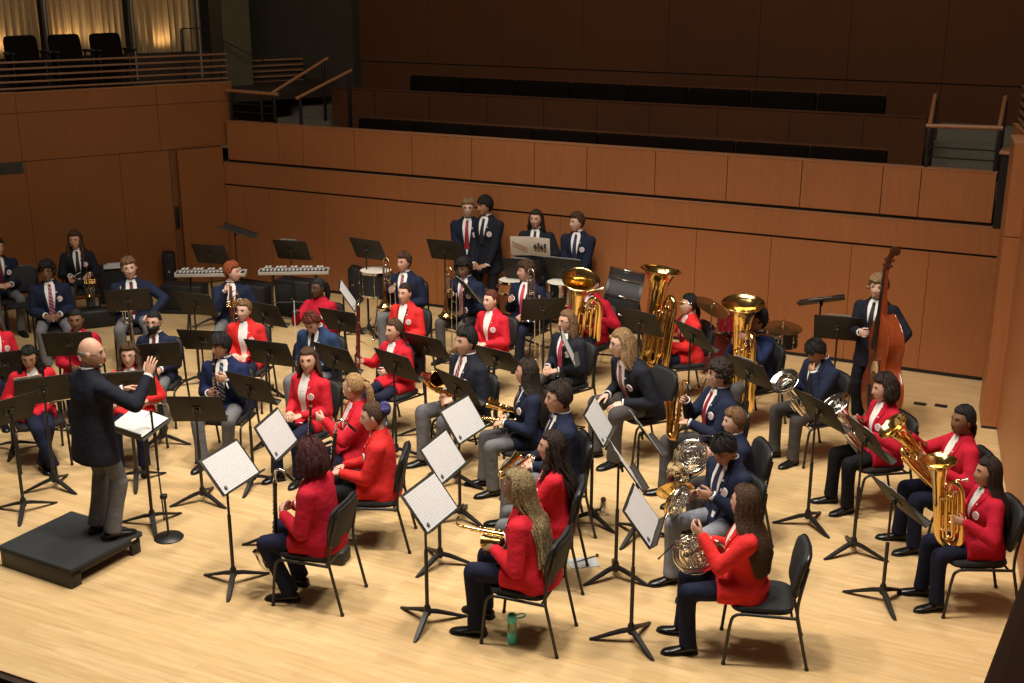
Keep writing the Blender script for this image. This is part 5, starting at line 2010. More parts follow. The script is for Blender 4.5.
# ================================================================== CONDUCTOR AND PODIUM
pm = Matrix.Translation(at(73, 572, 0)) @ Matrix.Rotation(radians(61), 4, 'Z')
p_front = at(73, 589, 0)
pm = Matrix.Translation(p_front) @ Matrix.Rotation(radians(61), 4, 'Z')
root = obj('podium', None)
root.matrix_world = pm
tag(root, 'low black carpeted podium under the conductor', 'podium')
mb = MB()
mb.box((-.02, -.02, .145), (.78, .86, .19), 0, .010)
build('platform', mb, mat('podium_carpet', (.022, .025, .028), rough=.9, var=.2, vscale=60), root)
for y in (0, .80):
    mb = MB()
    mb.box((0, y, 0), (.10, y + .04, .145), 0, .004); mb.box((.66, y, 0), (.76, y + .04, .145), 0, .004)
    mb.box((0, y, .10), (.76, y + .04, .145), 0, .004)
    build('support', mb, CASE, root)
mb = MB(); mb.box((-.012, 0.0, 0.0), (.010, .84, .15), 0, .004); build('riser', mb, mat('podium_edge', (.016, .016, .017), rough=.5), root)
mb = MB(); mb.box((.64, -.024, .155), (.69, -.019, .172), 0); build('name_plate', mb, CHROME, root)

person('conductor', 91, 353, 'bald bearded conductor in dark blazer standing on the black podium with raised hand', 'conductor', heading=48, look=4, pitch=2, stand=True, zb=.19, jacket='ink', pants='grey', hair=('bald', 'white'), tone='light', tie='dark', badge=False, glasses=True, lean=3, s=1.055,
       hands=dict(R=(.33, .36, 1.44), pR=(.6, -.2, -.8), hR=(.0, .35, .95), nR=(-.6, .7, 0), cR=.3, sR=.3, L=(-.10, .36, 1.22), hL=(.3, .9, .1), nL=(.6, .2, -.8), cL=.5), feet=dict(R=(.10, .02, .09), L=(-.12, .0, .09)))

# short grey beard of the conductor
def beard_fn(d):
    p = head_base(d)
    m_ = sstep(.15, .4, d.y) * (1 - sstep(-.078, -.066, p.z)) * sstep(-.116, -.105, p.z) * (1 - sstep(.030, .045, abs(p.x)))
    return head_base(d, -.012 + .022 * m_)
bm_ = MB(); bm_.merge(sphere_mesh(beard_fn, 36, 30), HEADM_OF['conductor'])
COND = [o for o in COL.objects if o.name == 'person'][0]
build('beard', bm_, [hairm('white')], COND)

# ================================================================== MUSICIANS
P = person
# --- far left
P(1, -3, 247, 'boy in navy blazer cut off by the left edge of the picture, hands on lap', 'boy in navy blazer at the left edge', heading=-58, look=-40, hair=('short', 'dark'), tone='light', tie='maroon', pose='clasp', pants='grey')
P(2, 47, 271, 'boy with black hair, glasses and red striped tie, seated by the left wall', 'boy with glasses and striped tie by the left wall', heading=-68, look=-82, hair=('curly', 'black'), tone='brown', glasses=True, jacket='navy', pose='lap', vopen=.02)
P(3, 75, 240, 'woman with long wavy dark hair in dark navy blazer seated against the left wall', 'woman with long wavy hair against the left wall', sex='f', s=.97, heading=-72, look=-86, jacket='ink', pants='char', hair=('wavy', 'brown'), tie='dark', vopen=.08, pose='knees', hands=dict(R=(.11, .28, .70), L=(-.13, .30, .70)))
P(4, 129, 268, 'boy with brown fringe in navy blazer holding a silver trumpet upright behind a music stand', 'boy with brown fringe and trumpet', heading=-75, look=-70, roll=5, hair=('short', 'lightbrown'), jacket='navy', pose='brassup', hands=dict(L=(-.22, .36, .68), pL=(-1, -.2, .3)), s=1.06, tie='maroon', vopen=.05, tone='pale')
P(5, 154, 322, 'girl with black face mask and glasses in navy blazer holding a flute upright', 'girl in the black face mask', sex='f', heading=-92, look=-98, hair=('back', 'black'), jacket='navy', pants='grey', tie='maroon', vopen=.16, mask=True, glasses=True, pose='clar', hands=dict(R=(.14, .22, .72), L=(-.10, .27, .66), hL=(.2, .9, -.3)))
P(6, 76, 320, 'girl with pulled-back black hair in red blazer, half hidden behind a music stand', 'girl in red near the left wall', sex='f', heading=-72, look=-80, jacket='crimson', pants='navyp', hair=('pony', 'black'), tone='brown', tie=None, pose='lap')
P(7, -8, 320, 'girl in red blazer cut off by the left edge of the picture', 'girl in red at the left edge', sex='f', heading=-50, look=-45, jacket='red', pants='navyp', hair=('long', 'lightbrown'), tie=None, pose='lap')
P(8, 29, 357, 'girl with long black hair in red blazer looking down at a flute across her lap', 'girl with black hair and lap flute', sex='f', heading=-62, look=-74, pitch=18, eyes='shut', jacket='red', pants='navyp', hair=('longfront', 'black'), tone='tan', tie=None, vopen=.20, pose='flute', feet=dict(R=(-.05, .50, .09), L=(.03, .36, .09)))
P(10, 129, 355, 'woman with wavy brown hair and glasses in red blazer directly beyond the conductor', 'woman with wavy brown hair beyond the conductor', sex='f', heading=-84, look=-84, jacket='scarlet', pants='navyp', hair=('wavy', 'brown'), tone='light', tie=None, glasses=True, vopen=.25, pose='flute', eyes='shut')
P(12, 232, 272, 'boy with red hair in navy blazer looking right, holding a brass trumpet upright', 'red-haired boy with brass trumpet', heading=-82, look=-8, hair=('short', 'red'), tone='pale', jacket='navy', tie='maroon', pose='brassup', hands=dict(R=(.05, .26, 1.0), hR=(-.1, .7, .6), L=(-.20, .30, .70)), vopen=.1)
P(13, 244, 310, 'girl with tied-back light brown hair in bright red blazer and white top, smiling', 'smiling girl with tied-back light hair', sex='f', heading=-97, look=-112, roll=-4, jacket='scarlet', pants='navyp', hair=('lowpony', 'lightbrown'), tone='pale', tie=None, vopen=-.02, pose='lap')
P(14, 221, 346, 'boy with black hair and navy striped tie in blue blazer holding a clarinet upright', 'boy with black hair and upright clarinet', heading=-100, look=-132, pitch=4, hair=('fringe', 'black'), tone='tan', jacket='royal', pants='grey', tie='navystripe', vopen=.10, pose='clar', glasses=True)
P(15, 318, 288, 'girl with black hair in crimson blazer raising one hand with a thin white rod', 'girl in crimson raising a thin white rod', sex='f', heading=-108, look=-128, jacket='crimson', pants='navyp', hair=('pony', 'black'), tone='dark', tie='none_shirt', pose='lap', hands=dict(R=(.16, .34, .86), hR=(-.1, .5, .85), cR=1.0))
P(16, 312, 322, 'boy with reddish brown hair bowing his head, in mid-blue blazer', 'boy in mid-blue blazer bowing his head', heading=-112, look=-110, pitch=38, jacket='blue', pants='grey', hair=('short', 'auburn'), tone='pale', tie='dark', vopen=.16, pose='lap', lean=8)
P(17, 308, 360, 'smiling woman with long brown hair, red blazer and open white blouse', 'smiling woman with white blouse', sex='f', s=.97, heading=-122, look=-96, roll=3, jacket='red', pants='navyp', hair=('longish', 'brown'), tone='light', tie=None, vopen=-.05, pose='lap')
P(18, 404, 262, 'boy with brown hair and red tie in navy blazer with a trombone resting bell-down', 'boy with trombone nearest the black drum', heading=-112, look=-128, hair=('short', 'brown'), tone='light', jacket='navy', tie='redstripe', vopen=.1, pose='brassup')
P(19, 405, 293, 'girl with dark hair in bright red blazer wearing a black neck strap', 'girl in red with black neck strap', sex='f', heading=-118, look=-122, jacket='scarlet', pants='navyp', hair=('back', 'dark'), tone='light', tie=None, vopen=.12, lanyard=True, pose='lap')
P(20, 394, 330, 'girl with brown ponytail in red blazer holding a tall bassoon', 'girl with the bassoon', sex='f', heading=-130, look=-140, jacket='red', pants='navyp', hair=('lowpony', 'brown'), tone='light', tie=None, vopen=.20, pose='clar', hands=dict(R=(.22, .30, .80), L=(-.10, .25, .74), hR=(.3, .9, .2), hL=(.4, .85, -.1)))
P(21, 466, 341, 'boy with short dark hair and red tie in black blazer, tenor saxophone across his lap', 'boy with red tie and lap saxophone', heading=-142, look=-146, jacket='ink', pants='grey', hair=('short', 'black'), tone='light', tie='redstripe', vopen=.12, pose='saxlap', s=1.12)
P(22, 464, 268, 'boy with curly black hair in navy blazer behind a brass trombone', 'curly-haired boy with trombone', heading=-118, look=-120, pitch=12, jacket='navy', pants='char', hair=('curly', 'black'), tone='brown', tie='pale', vopen=.1, pose='brassup')
P(23, 491, 300, 'girl with red hair tied back in crimson blazer without instrument in hand', 'red-haired girl in crimson', sex='f', heading=-128, look=-142, jacket='red', pants='navyp', hair=('back', 'auburn'), tone='pale', tie=None, vopen=.10, pose='lap')
P(28, 526, 271, 'boy with brown hair and red tie in navy blazer holding a silver trombone', 'boy with red tie and silver trombone', heading=-125, look=-170, jacket='navy', pants='navyp', hair=('curly', 'brown'), tone='light', tie='pink', vopen=.05, pose='brassup')
P(29, 592, 284, 'person in red blazer hidden behind the bell of a brass tuba', 'person in red hidden by the tuba bell', sex='f', s=1.0, heading=-128, look=-128, jacket='crimson', pants='navyp', hair=('back', 'dark'), tone='light', tie=None, vopen=.15, pose='tuba')
P(30, 567, 321, 'person with long brown hair, glasses and pink tie in black blazer', 'person with pink tie and long brown hair', heading=-138, look=-152, jacket='ink', pants='char', hair=('longish', 'lightbrown'), tone='light', tie='pink', vopen=.02, glasses=True, pose='lap', s=.97)
P(31, 622, 343, 'person with long light hair and glasses in black blazer leaning forward, red striped tie', 'person with long light hair leaning forward', heading=-152, look=-172, jacket='ink', pants='char', hair=('longish', 'sand'), tone='pale', tie='redstripe', vopen=.0, glasses=True, pose='knees', lean=28, s=1.17, sit_dx=.05)
P(32, 689, 304, 'girl with dark low ponytail in bright red blazer playing a big tuba', 'girl playing the big tuba', sex='f', heading=-165, look=-172, jacket='scarlet', pants='navyp', hair=('lowpony', 'black'), tone='pale', tie=None, vopen=.2, pose='tuba', hands=dict(R=(.10, .34, .90), L=(-.10, .36, .70)))
P(33, 757, 320, 'person with dark hair in bright navy blazer hidden behind an upright tuba', 'person in navy hidden by the upright tuba', heading=-150, look=-150, jacket='royal', pants='char', hair=('mop', 'black'), tone='tan', tie='dark', pose='tuba', hands=dict(L=(-.16, .30, 1.06), hL=(.7, .6, .2)))
P(34, 816, 351, 'boy with black hair looking down in dark blazer, one hand on his chest', 'boy looking down with hand on chest', heading=-155, look=-150, pitch=34, jacket='navy', pants='char', hair=('fringe', 'black'), tone='tan', tie='dark', vopen=.14, pose='euph', hands=dict(L=(-.10, .20, .97), hL=(.9, -.1, .2), nL=(.1, -1, 0), R=(.12, .30, .74)))
P(36, 884, 388, 'woman with short dark bob in crimson blazer behind a silver baritone', 'woman with dark bob and silver baritone', sex='f', s=.98, heading=-168, look=-178, pitch=6, jacket='crimson', pants='blackp', hair=('bob', 'dark'), tone='light', tie=None, vopen=.14, pose='euph')
P(37, 963, 420, 'woman with dark ponytail in crimson blazer resting one hand on a brass baritone', 'woman with ponytail and brass baritone', sex='f', s=1.0, heading=-178, look=-162, jacket='crimson', pants='navyp', hair=('lowpony', 'black'), tone='brown', tie=None, vopen=.06, pose='euph', hands=dict(R=(.14, .42, .98), hR=(-.3, .9, .2)))
P(38, 988, 472, 'woman with long dark hair in crimson blazer at the far right with an upright euphonium', 'woman with long hair at the far right', sex='f', heading=180, look=178, jacket='crimson', pants='navyp', hair=('long', 'dark'), tone='tan', tie=None, vopen=.2, pose='euph')
P(39, 719, 374, 'boy with curly dark hair and glasses in navy blazer holding a tenor saxophone upright', 'curly-haired boy with upright saxophone', heading=-165, look=-172, jacket='navy', pants='char', hair=('curly', 'dark'), tone='light', tie='red', vopen=.12, glasses=True, pose='brassup', hands=dict(R=(.06, .33, .98), hR=(-.4, .8, .3), L=(-.06, .34, .80), hL=(.6, .7, 0)), lean=2, s=1.06)
P(40, 734, 421, 'boy with light brown hair in profile behind the boy with the brass horn', 'boy with light brown hair in profile', heading=-174, look=-176, jacket='navy', pants='char', hair=('short', 'lightbrown'), tone='pale', tie='dark', pose='horn', s=.90, lean=10)
P(41, 724, 449, 'boy with black fringe and navy tie looking down at a brass French horn', 'boy with black fringe and brass horn', heading=-152, look=-138, pitch=28, jacket='navy', pants='paleg', hair=('fringe', 'black'), tone='tan', tie='navy', vopen=.0, pose='horn', glasses=True, s=1.03)
P(42, 745, 502, 'girl with long brown hair in bright red blazer, a silver French horn on her lap', 'girl in front with the silver horn', sex='f', s=1.0, heading=172, look=140, jacket='scarlet', pants='navyp', hair=('long', 'brown'), tone='light', tie=None, pose='horn', hands=dict(L=(-.02, .34, .92), hL=(.3, .7, .4), R=(.15, .26, .80)), sit_dx=-.12)
P(43, 518, 486, 'woman with long golden braids in red blazer, alto saxophone on her lap', 'woman with golden braids', sex='f', s=1.07, heading=160, look=172, jacket='red', pants='navyp', hair=('braids', 'gold'), tone='brown', tie=None, pose='saxlap', lean=14)
P(44, 552, 446, 'girl with long wavy dark hair in red blazer holding a saxophone near her mouth', 'girl in red with wavy hair and saxophone', sex='f', s=1.0, heading=172, look=178, jacket='red', pants='grey', hair=('longfront', 'dark'), tone='light', tie=None, pose='saxplay')
P(45, 559, 398, 'boy with dark hair and glasses in navy blazer seated behind the girl with the saxophone', 'boy with glasses behind the saxophone girl', heading=-170, look=-176, jacket='navy', pants='grey', hair=('short', 'dark'), tone='light', tie='dark', glasses=True, pose='lap', s=1.10)
P(46, 527, 372, 'girl with very long straight brown hair in navy blazer, saxophone on her lap', 'girl in navy with very long hair', sex='f', s=1.0, heading=-168, look=164, jacket='navy', pants='grey', hair=('long', 'dark'), tone='light', tie='dark', pose='saxlap')
P(47, 310, 456, 'woman with short burgundy hair in red blazer in the front row with bass clarinet', 'woman with short burgundy hair', sex='f', s=1.05, heading=164, look=150, jacket='crimson', pants='navyp', hair=('bob', 'burgundy'), tone='light', tie=None, pose='clar', hands=dict(R=(.08, .30, .74), L=(-.10, .30, .74)), lean=8, tuck=.16)
P(48, 373, 416, 'woman with blue and violet hair bun in red blazer with bass clarinet', 'woman with blue-violet hair bun', sex='f', s=1.0, heading=178, look=184, pitch=8, jacket='scarlet', pants='blackp', hair=('bun', 'brown'), haircol2='violet', tone='pale', tie=None, pose='lap', lean=5, hands=dict(R=(.085, .36, .68), L=(-.085, .36, .68)))
P(49, 354, 387, 'woman with curly blond ponytail in red blazer raising a clarinet', 'woman with blond ponytail', sex='f', s=1.0, heading=-158, look=158, jacket='red', pants='navyp', hair=('pony', 'blond'), tone='pale', tie=None, vopen=.1, pose='clar', hands=dict(R=(.10, .28, .82), L=(-.02, .34, .92)))
# --- standing at the back wall
P(24, 468, 208, 'tall boy with blond-brown hair, glasses and red tie standing before the back wall', 'tall standing boy with red tie', stand=True, heading=-98, look=-92, jacket='navy', pants='char', hair=('short', 'sand'), tone='pale', tie='red', glasses=True, vopen=.02, s=1.03)
P(25, 485, 206, 'boy with black hair in black blazer standing behind the tall boy with red tie', 'standing boy in black behind', stand=True, heading=-118, look=-150, jacket='ink', pants='blackp', hair=('fringe', 'black'), tone='tan', tie='dark', s=1.06)
P(26, 536, 219, 'person with long dark hair standing at the back wall holding up an open picture folder', 'standing person with picture folder', stand=True, heading=-105, look=-112, jacket='ink', pants='blackp', hair=('longish', 'dark'), tone='light', tie='dark', s=1.0, hands=dict(R=(.09, .30, 1.16), hR=(.0, .6, .8), nR=(0, 1, 0), L=(-.20, .30, 1.12), hL=(0, .6, .8), nL=(0, 1, 0)))
P(27, 577, 222, 'boy with short brown hair and navy tie standing at the back wall, looking left', 'standing boy looking left', stand=True, heading=-115, look=-150, jacket='navy', pants='blackp', hair=('short', 'brown'), tone='pale', tie='navy', vopen=.10, s=1.0)
P(35, 878, 287, 'person with tousled blond hair in dark blazer standing behind a double bass', 'person with tousled blond hair at the bass', stand=True, heading=-128, look=-120, jacket='ink', pants='blackp', hair=('curly', 'sand'), tone='pale', tie='dark', s=1.0, hands=dict(R=(.03, .36, 1.12), hR=(-.7, .7, .1), nR=(-.5, -.6, 0), cR=.9, L=(-.28, .22, .92), pL=(-1, -.2, -.4)))

flush()

# ================================================================== INSTRUMENTS IN HAND
G = 'brass and woodwind instruments'
play('trumpet', 'trumpet', 'silver trumpet held upright by the boy with brown fringe', 'trumpet', 'trumpets', 4, (.12, .34, .98), (1, 0, 0), (.0, .03, -1))
play('brass_trumpet', 'trumpet', 'brass trumpet held upright by the red-haired boy', 'trumpet', 'trumpets', 12, (-.02, .37, 1.06), (1, .2, 0), (-.02, .06, -1))
play('brass_trumpet', 'trumpet', 'brass trumpet hanging bell-down between the knees of the woman by the left wall', 'trumpet', 'trumpets', 3, (-.12, .43, .80), (1, 0, 0), (.0, .10, -1), .8)
play('flute', 'flute', 'silver flute held upright by the girl in the black mask', 'flute', 'flutes', 5, (.13, .36, 1.00), (.05, 1, 0), (-1, .05, .05))
play('flute', 'flute', 'dark-looking flute lying across the lap of the girl with long black hair', 'flute', 'flutes', 8, (-.02, .30, .70), (0, -.2, 1), (.1, 1, 0))
play('flute', 'flute', 'flute lying across the lap of the woman beyond the conductor', 'flute', 'flutes', 10, (-.10, .30, .70), (0, -.2, 1), (.1, 1, 0))
play('clarinet', 'clarinet', 'black clarinet upright in the hands of the boy with black hair', 'clarinet', 'clarinets', 14, (-.01, .33, 1.14), (.02, -.06, 1), (0, 1, .1))
play('clarinet', 'clarinet', 'black clarinet lying across the knees of the boy in mid-blue blazer', 'clarinet', 'clarinets', 16, (.30, .30, .70), (1, .15, .05), (0, .3, 1))
play('clarinet', 'clarinet', 'black clarinet raised by the woman with blond ponytail', 'clarinet', 'clarinets', 49, (.06, .44, 1.10), (.0, -.08, 1), (0, 1, .1))
play('bass_clarinet', 'bass_clarinet', 'bass clarinet with silver neck before the woman with burgundy hair', 'bass clarinet', 'bass clarinets', 47, (.0, .40, 1.02), (0, -.06, 1), (0, 1, 0), .90)
play('bass_clarinet', 'bass_clarinet', 'bass clarinet with curved silver neck before the woman with blue-violet bun', 'bass clarinet', 'bass clarinets', 48, (.0, .40, 1.08), (0, -.14, 1), (0, 1, 0), .95)
play('bassoon', 'bassoon', 'tall dark red bassoon held by the girl with brown ponytail', 'bassoon', None, 20, (.22, .38, .84), (-.02, -.03, 1), (0, 1, 0))
play('tenor_saxophone', 'tenor_saxophone', 'brass tenor saxophone lying across the lap of the boy with red tie', 'saxophone', 'saxophones', 21, (-.30, .30, .76), (-1, .1, .05), (.0, .55, .8))
play('tenor_saxophone', 'tenor_saxophone', 'reddish brass tenor saxophone held upright by the curly-haired boy', 'saxophone', 'saxophones', 39, (.0, .40, 1.14), (.03, -.10, 1), (1, .1, 0), .76)
play('alto_saxophone', 'alto_saxophone', 'brass alto saxophone on the lap of the woman with golden braids', 'saxophone', 'saxophones', 43, (.03, .60, .80), (0, 1, .04), (.55, 0, -.8), .85)
play('alto_saxophone', 'alto_saxophone', 'brass alto saxophone at the mouth of the girl with wavy hair', 'saxophone', 'saxophones', 44, (.0, .23, 1.08), (0, -.70, .60), (.9, .2, .3), .62)
play('alto_saxophone', 'alto_saxophone', 'brass alto saxophone on the lap of the girl with very long hair', 'saxophone', 'saxophones', 46, (.02, .56, .76), (0, 1, .2), (.6, 0, .8), .85)
play('trombone', 'trombone', 'trombone resting bell-down before the boy near the black drum', 'trombone', 'trombones', 18, (.08, .32, .88), (.3, 1, 0), (.02, .08, -1), 1.06)
play('trombone', 'trombone', 'trombone resting bell-down before the curly-haired boy in navy', 'trombone', 'trombones', 22, (.02, .36, .84), (.3, 1, 0), (.05, .10, -1), 1.05)
play('silver_trombone', 'trombone', 'silver trombone resting bell-down beside the face of the boy with pink-red tie', 'trombone', 'trombones', 28, (-.30, .32, .90), (.2, 1, 0), (.0, .10, -1), 1.06)
play('tuba', 'tuba', 'brass tuba with its bell turned to the viewer, hiding its player in red', 'tuba', 'tubas', 29, (-.15, .36, .90), (-.30, .34, .85), (-.2, .9, -.4), 1.12)
play('big_tuba', 'tuba', 'biggest brass tuba, played by the girl in red', 'tuba', 'tubas', 32, (-.10, .42, .97), (.0, -.14, 1), (-.35, 1, 0))
play('tuba', 'tuba', 'upright brass tuba hiding the person in bright navy blazer', 'tuba', 'tubas', 33, (-.12, .28, .82), (-.14, .12, 1), (.3, 1, 0), 1.28)
play('silver_baritone', 'baritone_horn', 'silver baritone horn on the lap of the boy looking down', 'baritone horn', 'baritone horns', 34, (-.12, .38, .64), (-.1, .62, .72), (.5, .3, -.6))
play('silver_baritone', 'baritone_horn', 'silver baritone horn on the lap of the woman with dark bob', 'baritone horn', 'baritone horns', 36, (.02, .32, .72), (.05, .62, .76), (.5, .6, -.5), 1.04)
play('euphonium', 'baritone_horn', 'brass baritone horn with tilted bell on the lap of the woman with dark ponytail', 'baritone horn', 'baritone horns', 37, (-.05, .42, .84), (.05, .75, .75), (.5, .6, -.5), 1.10)
play('euphonium', 'euphonium', 'upright brass euphonium on the lap of the woman at the far right', 'euphonium', None, 38, (-.06, .34, .90), (.0, .10, 1), (-.8, .8, -.1), 1.05)
play('silver_horn', 'french_horn', 'silver French horn of the boy with light brown hair, bell upwards', 'french horn', 'french horns', 40, (.04, .44, .80), (.1, .3, 1), (-.75, .35, .5))
play('brass_horn', 'french_horn', 'French horn with brass bell on the lap of the boy with black fringe', 'french horn', 'french horns', 41, (.08, .46, .76), (-.3, .35, .9), (.9, .35, .1))
play('silver_horn', 'french_horn', 'silver French horn on the lap of the girl in front', 'french horn', 'french horns', 42, (.0, .40, .76), (.2, .45, .9), (.9, .3, -.1))
bm = LOOK[35][0] @ Matrix.Translation((-.30, .44, 0)) @ Matrix.Rotation(radians(3), 4, 'Y') @ Matrix.Rotation(radians(8), 4, 'X') @ Matrix.Rotation(radians(-44), 4, 'Z') @ Matrix.Scale(1.0, 4)
inst('double_bass', 'double_bass', 'orange brown double bass held upright before the back wall', 'double bass', None, bm)
# white rod held up by the girl in crimson
mb = MB()
mb.tube([(0, 0, .10), (0, .01, -.34)], .005, 8); mb.ell((0, 0, .10), (.007, .007, .007), 8, 5)
o = build('cleaning_rod', mb, PLAINPAPER)
o.matrix_world = LOOK[15][0] @ Matrix.Translation((.13, .44, .96))
tag(o, 'thin white rod in the raised hand of the girl in crimson', 'rod')
# phone of the woman against the wall
mb = MB(); mb.box((-.035, -.07, -.004), (.035, .07, .004), 0, .003)
o = build('phone', mb, [mat('phone_white', (.6, .62, .65), rough=.2)])
o.matrix_world = LOOK[3][0] @ Matrix.Translation((.03, .40, .74)) @ Matrix.Rotation(radians(60), 4, 'Z') @ Matrix.Rotation(radians(30), 4, 'X')
tag(o, 'pale phone in the hands of the woman against the left wall', 'phone')
# picture folder held by the standing person
mb = MB()
root = obj('picture_folder', None)
root.matrix_world = LOOK[26][0] @ Matrix.Translation((-.02, .43, 1.28)) @ Matrix.Rotation(radians(-12), 4, 'X') @ Matrix.Scale(.92, 4)
tag(root, 'open folder with drumstick picture held up by the standing person', 'folder')
for sx in (-1, 1):
    mb = MB(); mb.box((min(0, sx * .30), -.002, -.16), (max(0, sx * .30), .002, .14), 0, .001, Matrix.Rotation(radians(sx * 7), 4, 'Z'))
    pg = build('cover', mb, mat('folder_cream', (.60, .53, .44), rough=.5), root)
    mb = MB()
    if sx > 0:
        for k in range(3):
            mb.tube([(.05, .010, -.04 - .035 * k), (.27, .036, .06 - .035 * k)], .006, 6)
        build('printed_sticks', mb, mat('print_wood', (.30, .14, .05), rough=.6), pg)
    else:
        for k in range(4):
            mb.lathe([(0, .0), (.030, .0), (.030, .002), (0, .002)], 14, k % 2, Matrix.Rotation(radians(-7), 4, 'Z') @ Matrix.Translation((-.07 - .05 * k, .0025, -.02 - .03 * (k % 2))) @ Matrix.Rotation(-pi / 2, 4, 'X'))
            mb.box((-.09 - .05 * k, .0022, -.09), (-.055 - .05 * k, .0035, .03 + .02 * (k % 2)), (k + 1) % 2, 0, Matrix.Rotation(radians(-7), 4, 'Z'))
        build('printed_drums', mb, [mat('print_dark', (.03, .028, .03)), mat('print_sepia', (.20, .13, .09), rough=.6)], pg)

# ================================================================== MUSIC STANDS
def face_to(k, px, py, z):
    p = at(px, py, z)
    q = LOOK[k][0].translation
    return degrees(atan2(q.y - p.y, q.x - p.x))


def st(k, px, py, z=1.0, dface=0, **kw):
    music_stand(px, py, face_to(k, px, py, z) + dface, LOOK[k][2], z, **kw)


st(7, 4, 364, .95)
music_stand(9, 411, 140, '', 1.0, sname='black music stand at the left edge of the picture, nearest the conductor', tilt=30, sheet='sheet2')
st(8, 43, 390, 1.0, sheet='sheet1', yoff=.045, xoff=.13)
st(6, 69, 344, 1.0)
st(4, 128, 300, 1.05)
st(5, 155, 355, .98)
st(10, 128, 385, 1.0, sheet='sheet2', yoff=.03)
st(14, 197, 409, .92)
music_stand(251, 388, face_to(17, 251, 388, 1.0) + 20, '', 1.0, sname='black music stand between the clarinet boy and the smiling woman')
music_stand(230, 467, face_to(47, 230, 467, 1.0), 'woman with short burgundy hair', 1.05, tilt=38, sheet='sheet2')
music_stand(276, 434, -12, 'woman with blue-violet hair bun', 1.05, tilt=30, sheet='sheet2')
st(49, 318, 366, .98, dface=0) if False else music_stand(336, 358, face_to(20, 336, 358, 1.0) + 8, '', 1.0, sname='black music stand behind the smiling woman')
music_stand(270, 353, 70, '', 1.0, sname='black music stand before the girl with tied-back light hair')
music_stand(203, 340, 82, '', .95, sname='black music stand just behind the clarinet boy', tilt=35)
music_stand(196, 304, face_to(12, 196, 304, 1.0) - 5, '', 1.0, sname='black music stand below the red-haired boy')
music_stand(265, 314, 60, '', .98, sname='black music stand above the girl with tied-back light hair')
st(16, 341, 322, 1.0) if False else music_stand(341, 321, 62, '', 1.0, sname='black music stand right of the boy bowing his head', tilt=30)
music_stand(347, 295, 6, '', 1.08, sname='music stand facing the viewer near the girl in crimson', tilt=32, sheet='sheet2')
music_stand(211, 254, 75, '', 1.02, sname='black music stand in front of the left glockenspiel')
music_stand(236, 232, 80, '', 1.32, sname='flat-tilted high music stand against the back wall', tilt=76, roll=-16)
music_stand(292, 250, 75, '', 1.02, sname='black music stand in front of the right glockenspiel', sheet='sheet1', yoff=.03)
st(18, 368, 249, 1.2, dface=-10) if False else music_stand(368, 249, 60, '', 1.20, sname='tall black music stand left of the boy with trombone')
music_stand(446, 250, 68, '', 1.15, sname='tall black music stand in front of the standing boy with red tie')
music_stand(467, 289, 20, '', 1.0, sname='black music stand before the curly-haired boy', tilt=35, sheet='sheet2')
st(21, 397, 366, 1.0, dface=20) if False else music_stand(397, 365, 48, '', 1.0, sname='black music stand before the girl with the bassoon')
music_stand(427, 346, 55, '', 1.0, sname='black music stand behind the boy with lap saxophone', tilt=35)
music_stand(458, 387, 40, '', 1.0, sname='black music stand in front of the boy with lap saxophone', tilt=30, sheet='sheet2')
st(28, 543, 309, 1.0)
music_stand(497, 359, 52, '', .95, sname='black music stand in front of the red-haired girl', tilt=35)
music_stand(522, 269, 70, '', 1.05, sname='black music stand below the person with the picture folder', sheet='sheet1', yoff=.03)
music_stand(565, 269, 66, '', 1.12, sname='black music stand before the standing boy looking left', sheet='sheet2', yoff=.03)
music_stand(567, 346, 0, '', 1.0, sname='edge-on music stand with white sheet by the person with pink tie', tilt=25, sheet='sheet2')
music_stand(641, 322, 48, '', 1.0, sname='black music stand in front of the biggest tuba')
music_stand(694, 336, 28, '', 1.12, sname='black music stand seen from behind beside the girl with the big tuba', tilt=35, sheet='sheet2')
music_stand(750, 372, 35, '', 1.0, sname='black music stand in front of the upright tuba', tilt=32, sheet='sheet1', yoff=.03)
music_stand(821, 301, 75, '', 1.28, sname='high flat-tilted music stand before the back wall beside the cymbals', tilt=68, roll=12, sheet='sheet1')
music_stand(838, 328, 72, '', 1.08, sname='black music stand beside the double bass', sheet='sheet1', yoff=.03)
music_stand(820, 411, 25, '', 1.10, sname='black music stand in front of the boy looking down', tilt=32, sheet='sheet2')
music_stand(868, 439, 12, '', 1.06, sname='black music stand in front of the woman with dark bob', tilt=32, sheet='sheet2')
music_stand(897, 500, 15, '', .88, sname='black music stand in front of the woman at the far right', tilt=38, sheet='sheet1')
music_stand(430, 502, -25, 'woman with golden braids', 1.03, tilt=38, sheet='sheet2')
music_stand(443, 456, -22, 'girl in red with wavy hair', 1.0, tilt=34, sheet='sheet2')
music_stand(463, 419, -28, 'girl in navy with very long hair', 1.0, tilt=34, sheet='sheet2')
music_stand(641, 515, -14, 'girl in front with the silver horn', 1.05, tilt=36, sheet='sheet2')
music_stand(624, 464, 8, '', 1.02, sname='edge-on music stand in front of the boy with brass horn', tilt=34, sheet='sheet2')
music_stand(598, 421, -14, 'boy with glasses behind the saxophone girl', 1.0, tilt=32, sheet='sheet2')
music_stand(644, 432, 10, '', 1.0, sname='edge-on music stand in front of the curly-haired boy', tilt=34, sheet='sheet2')

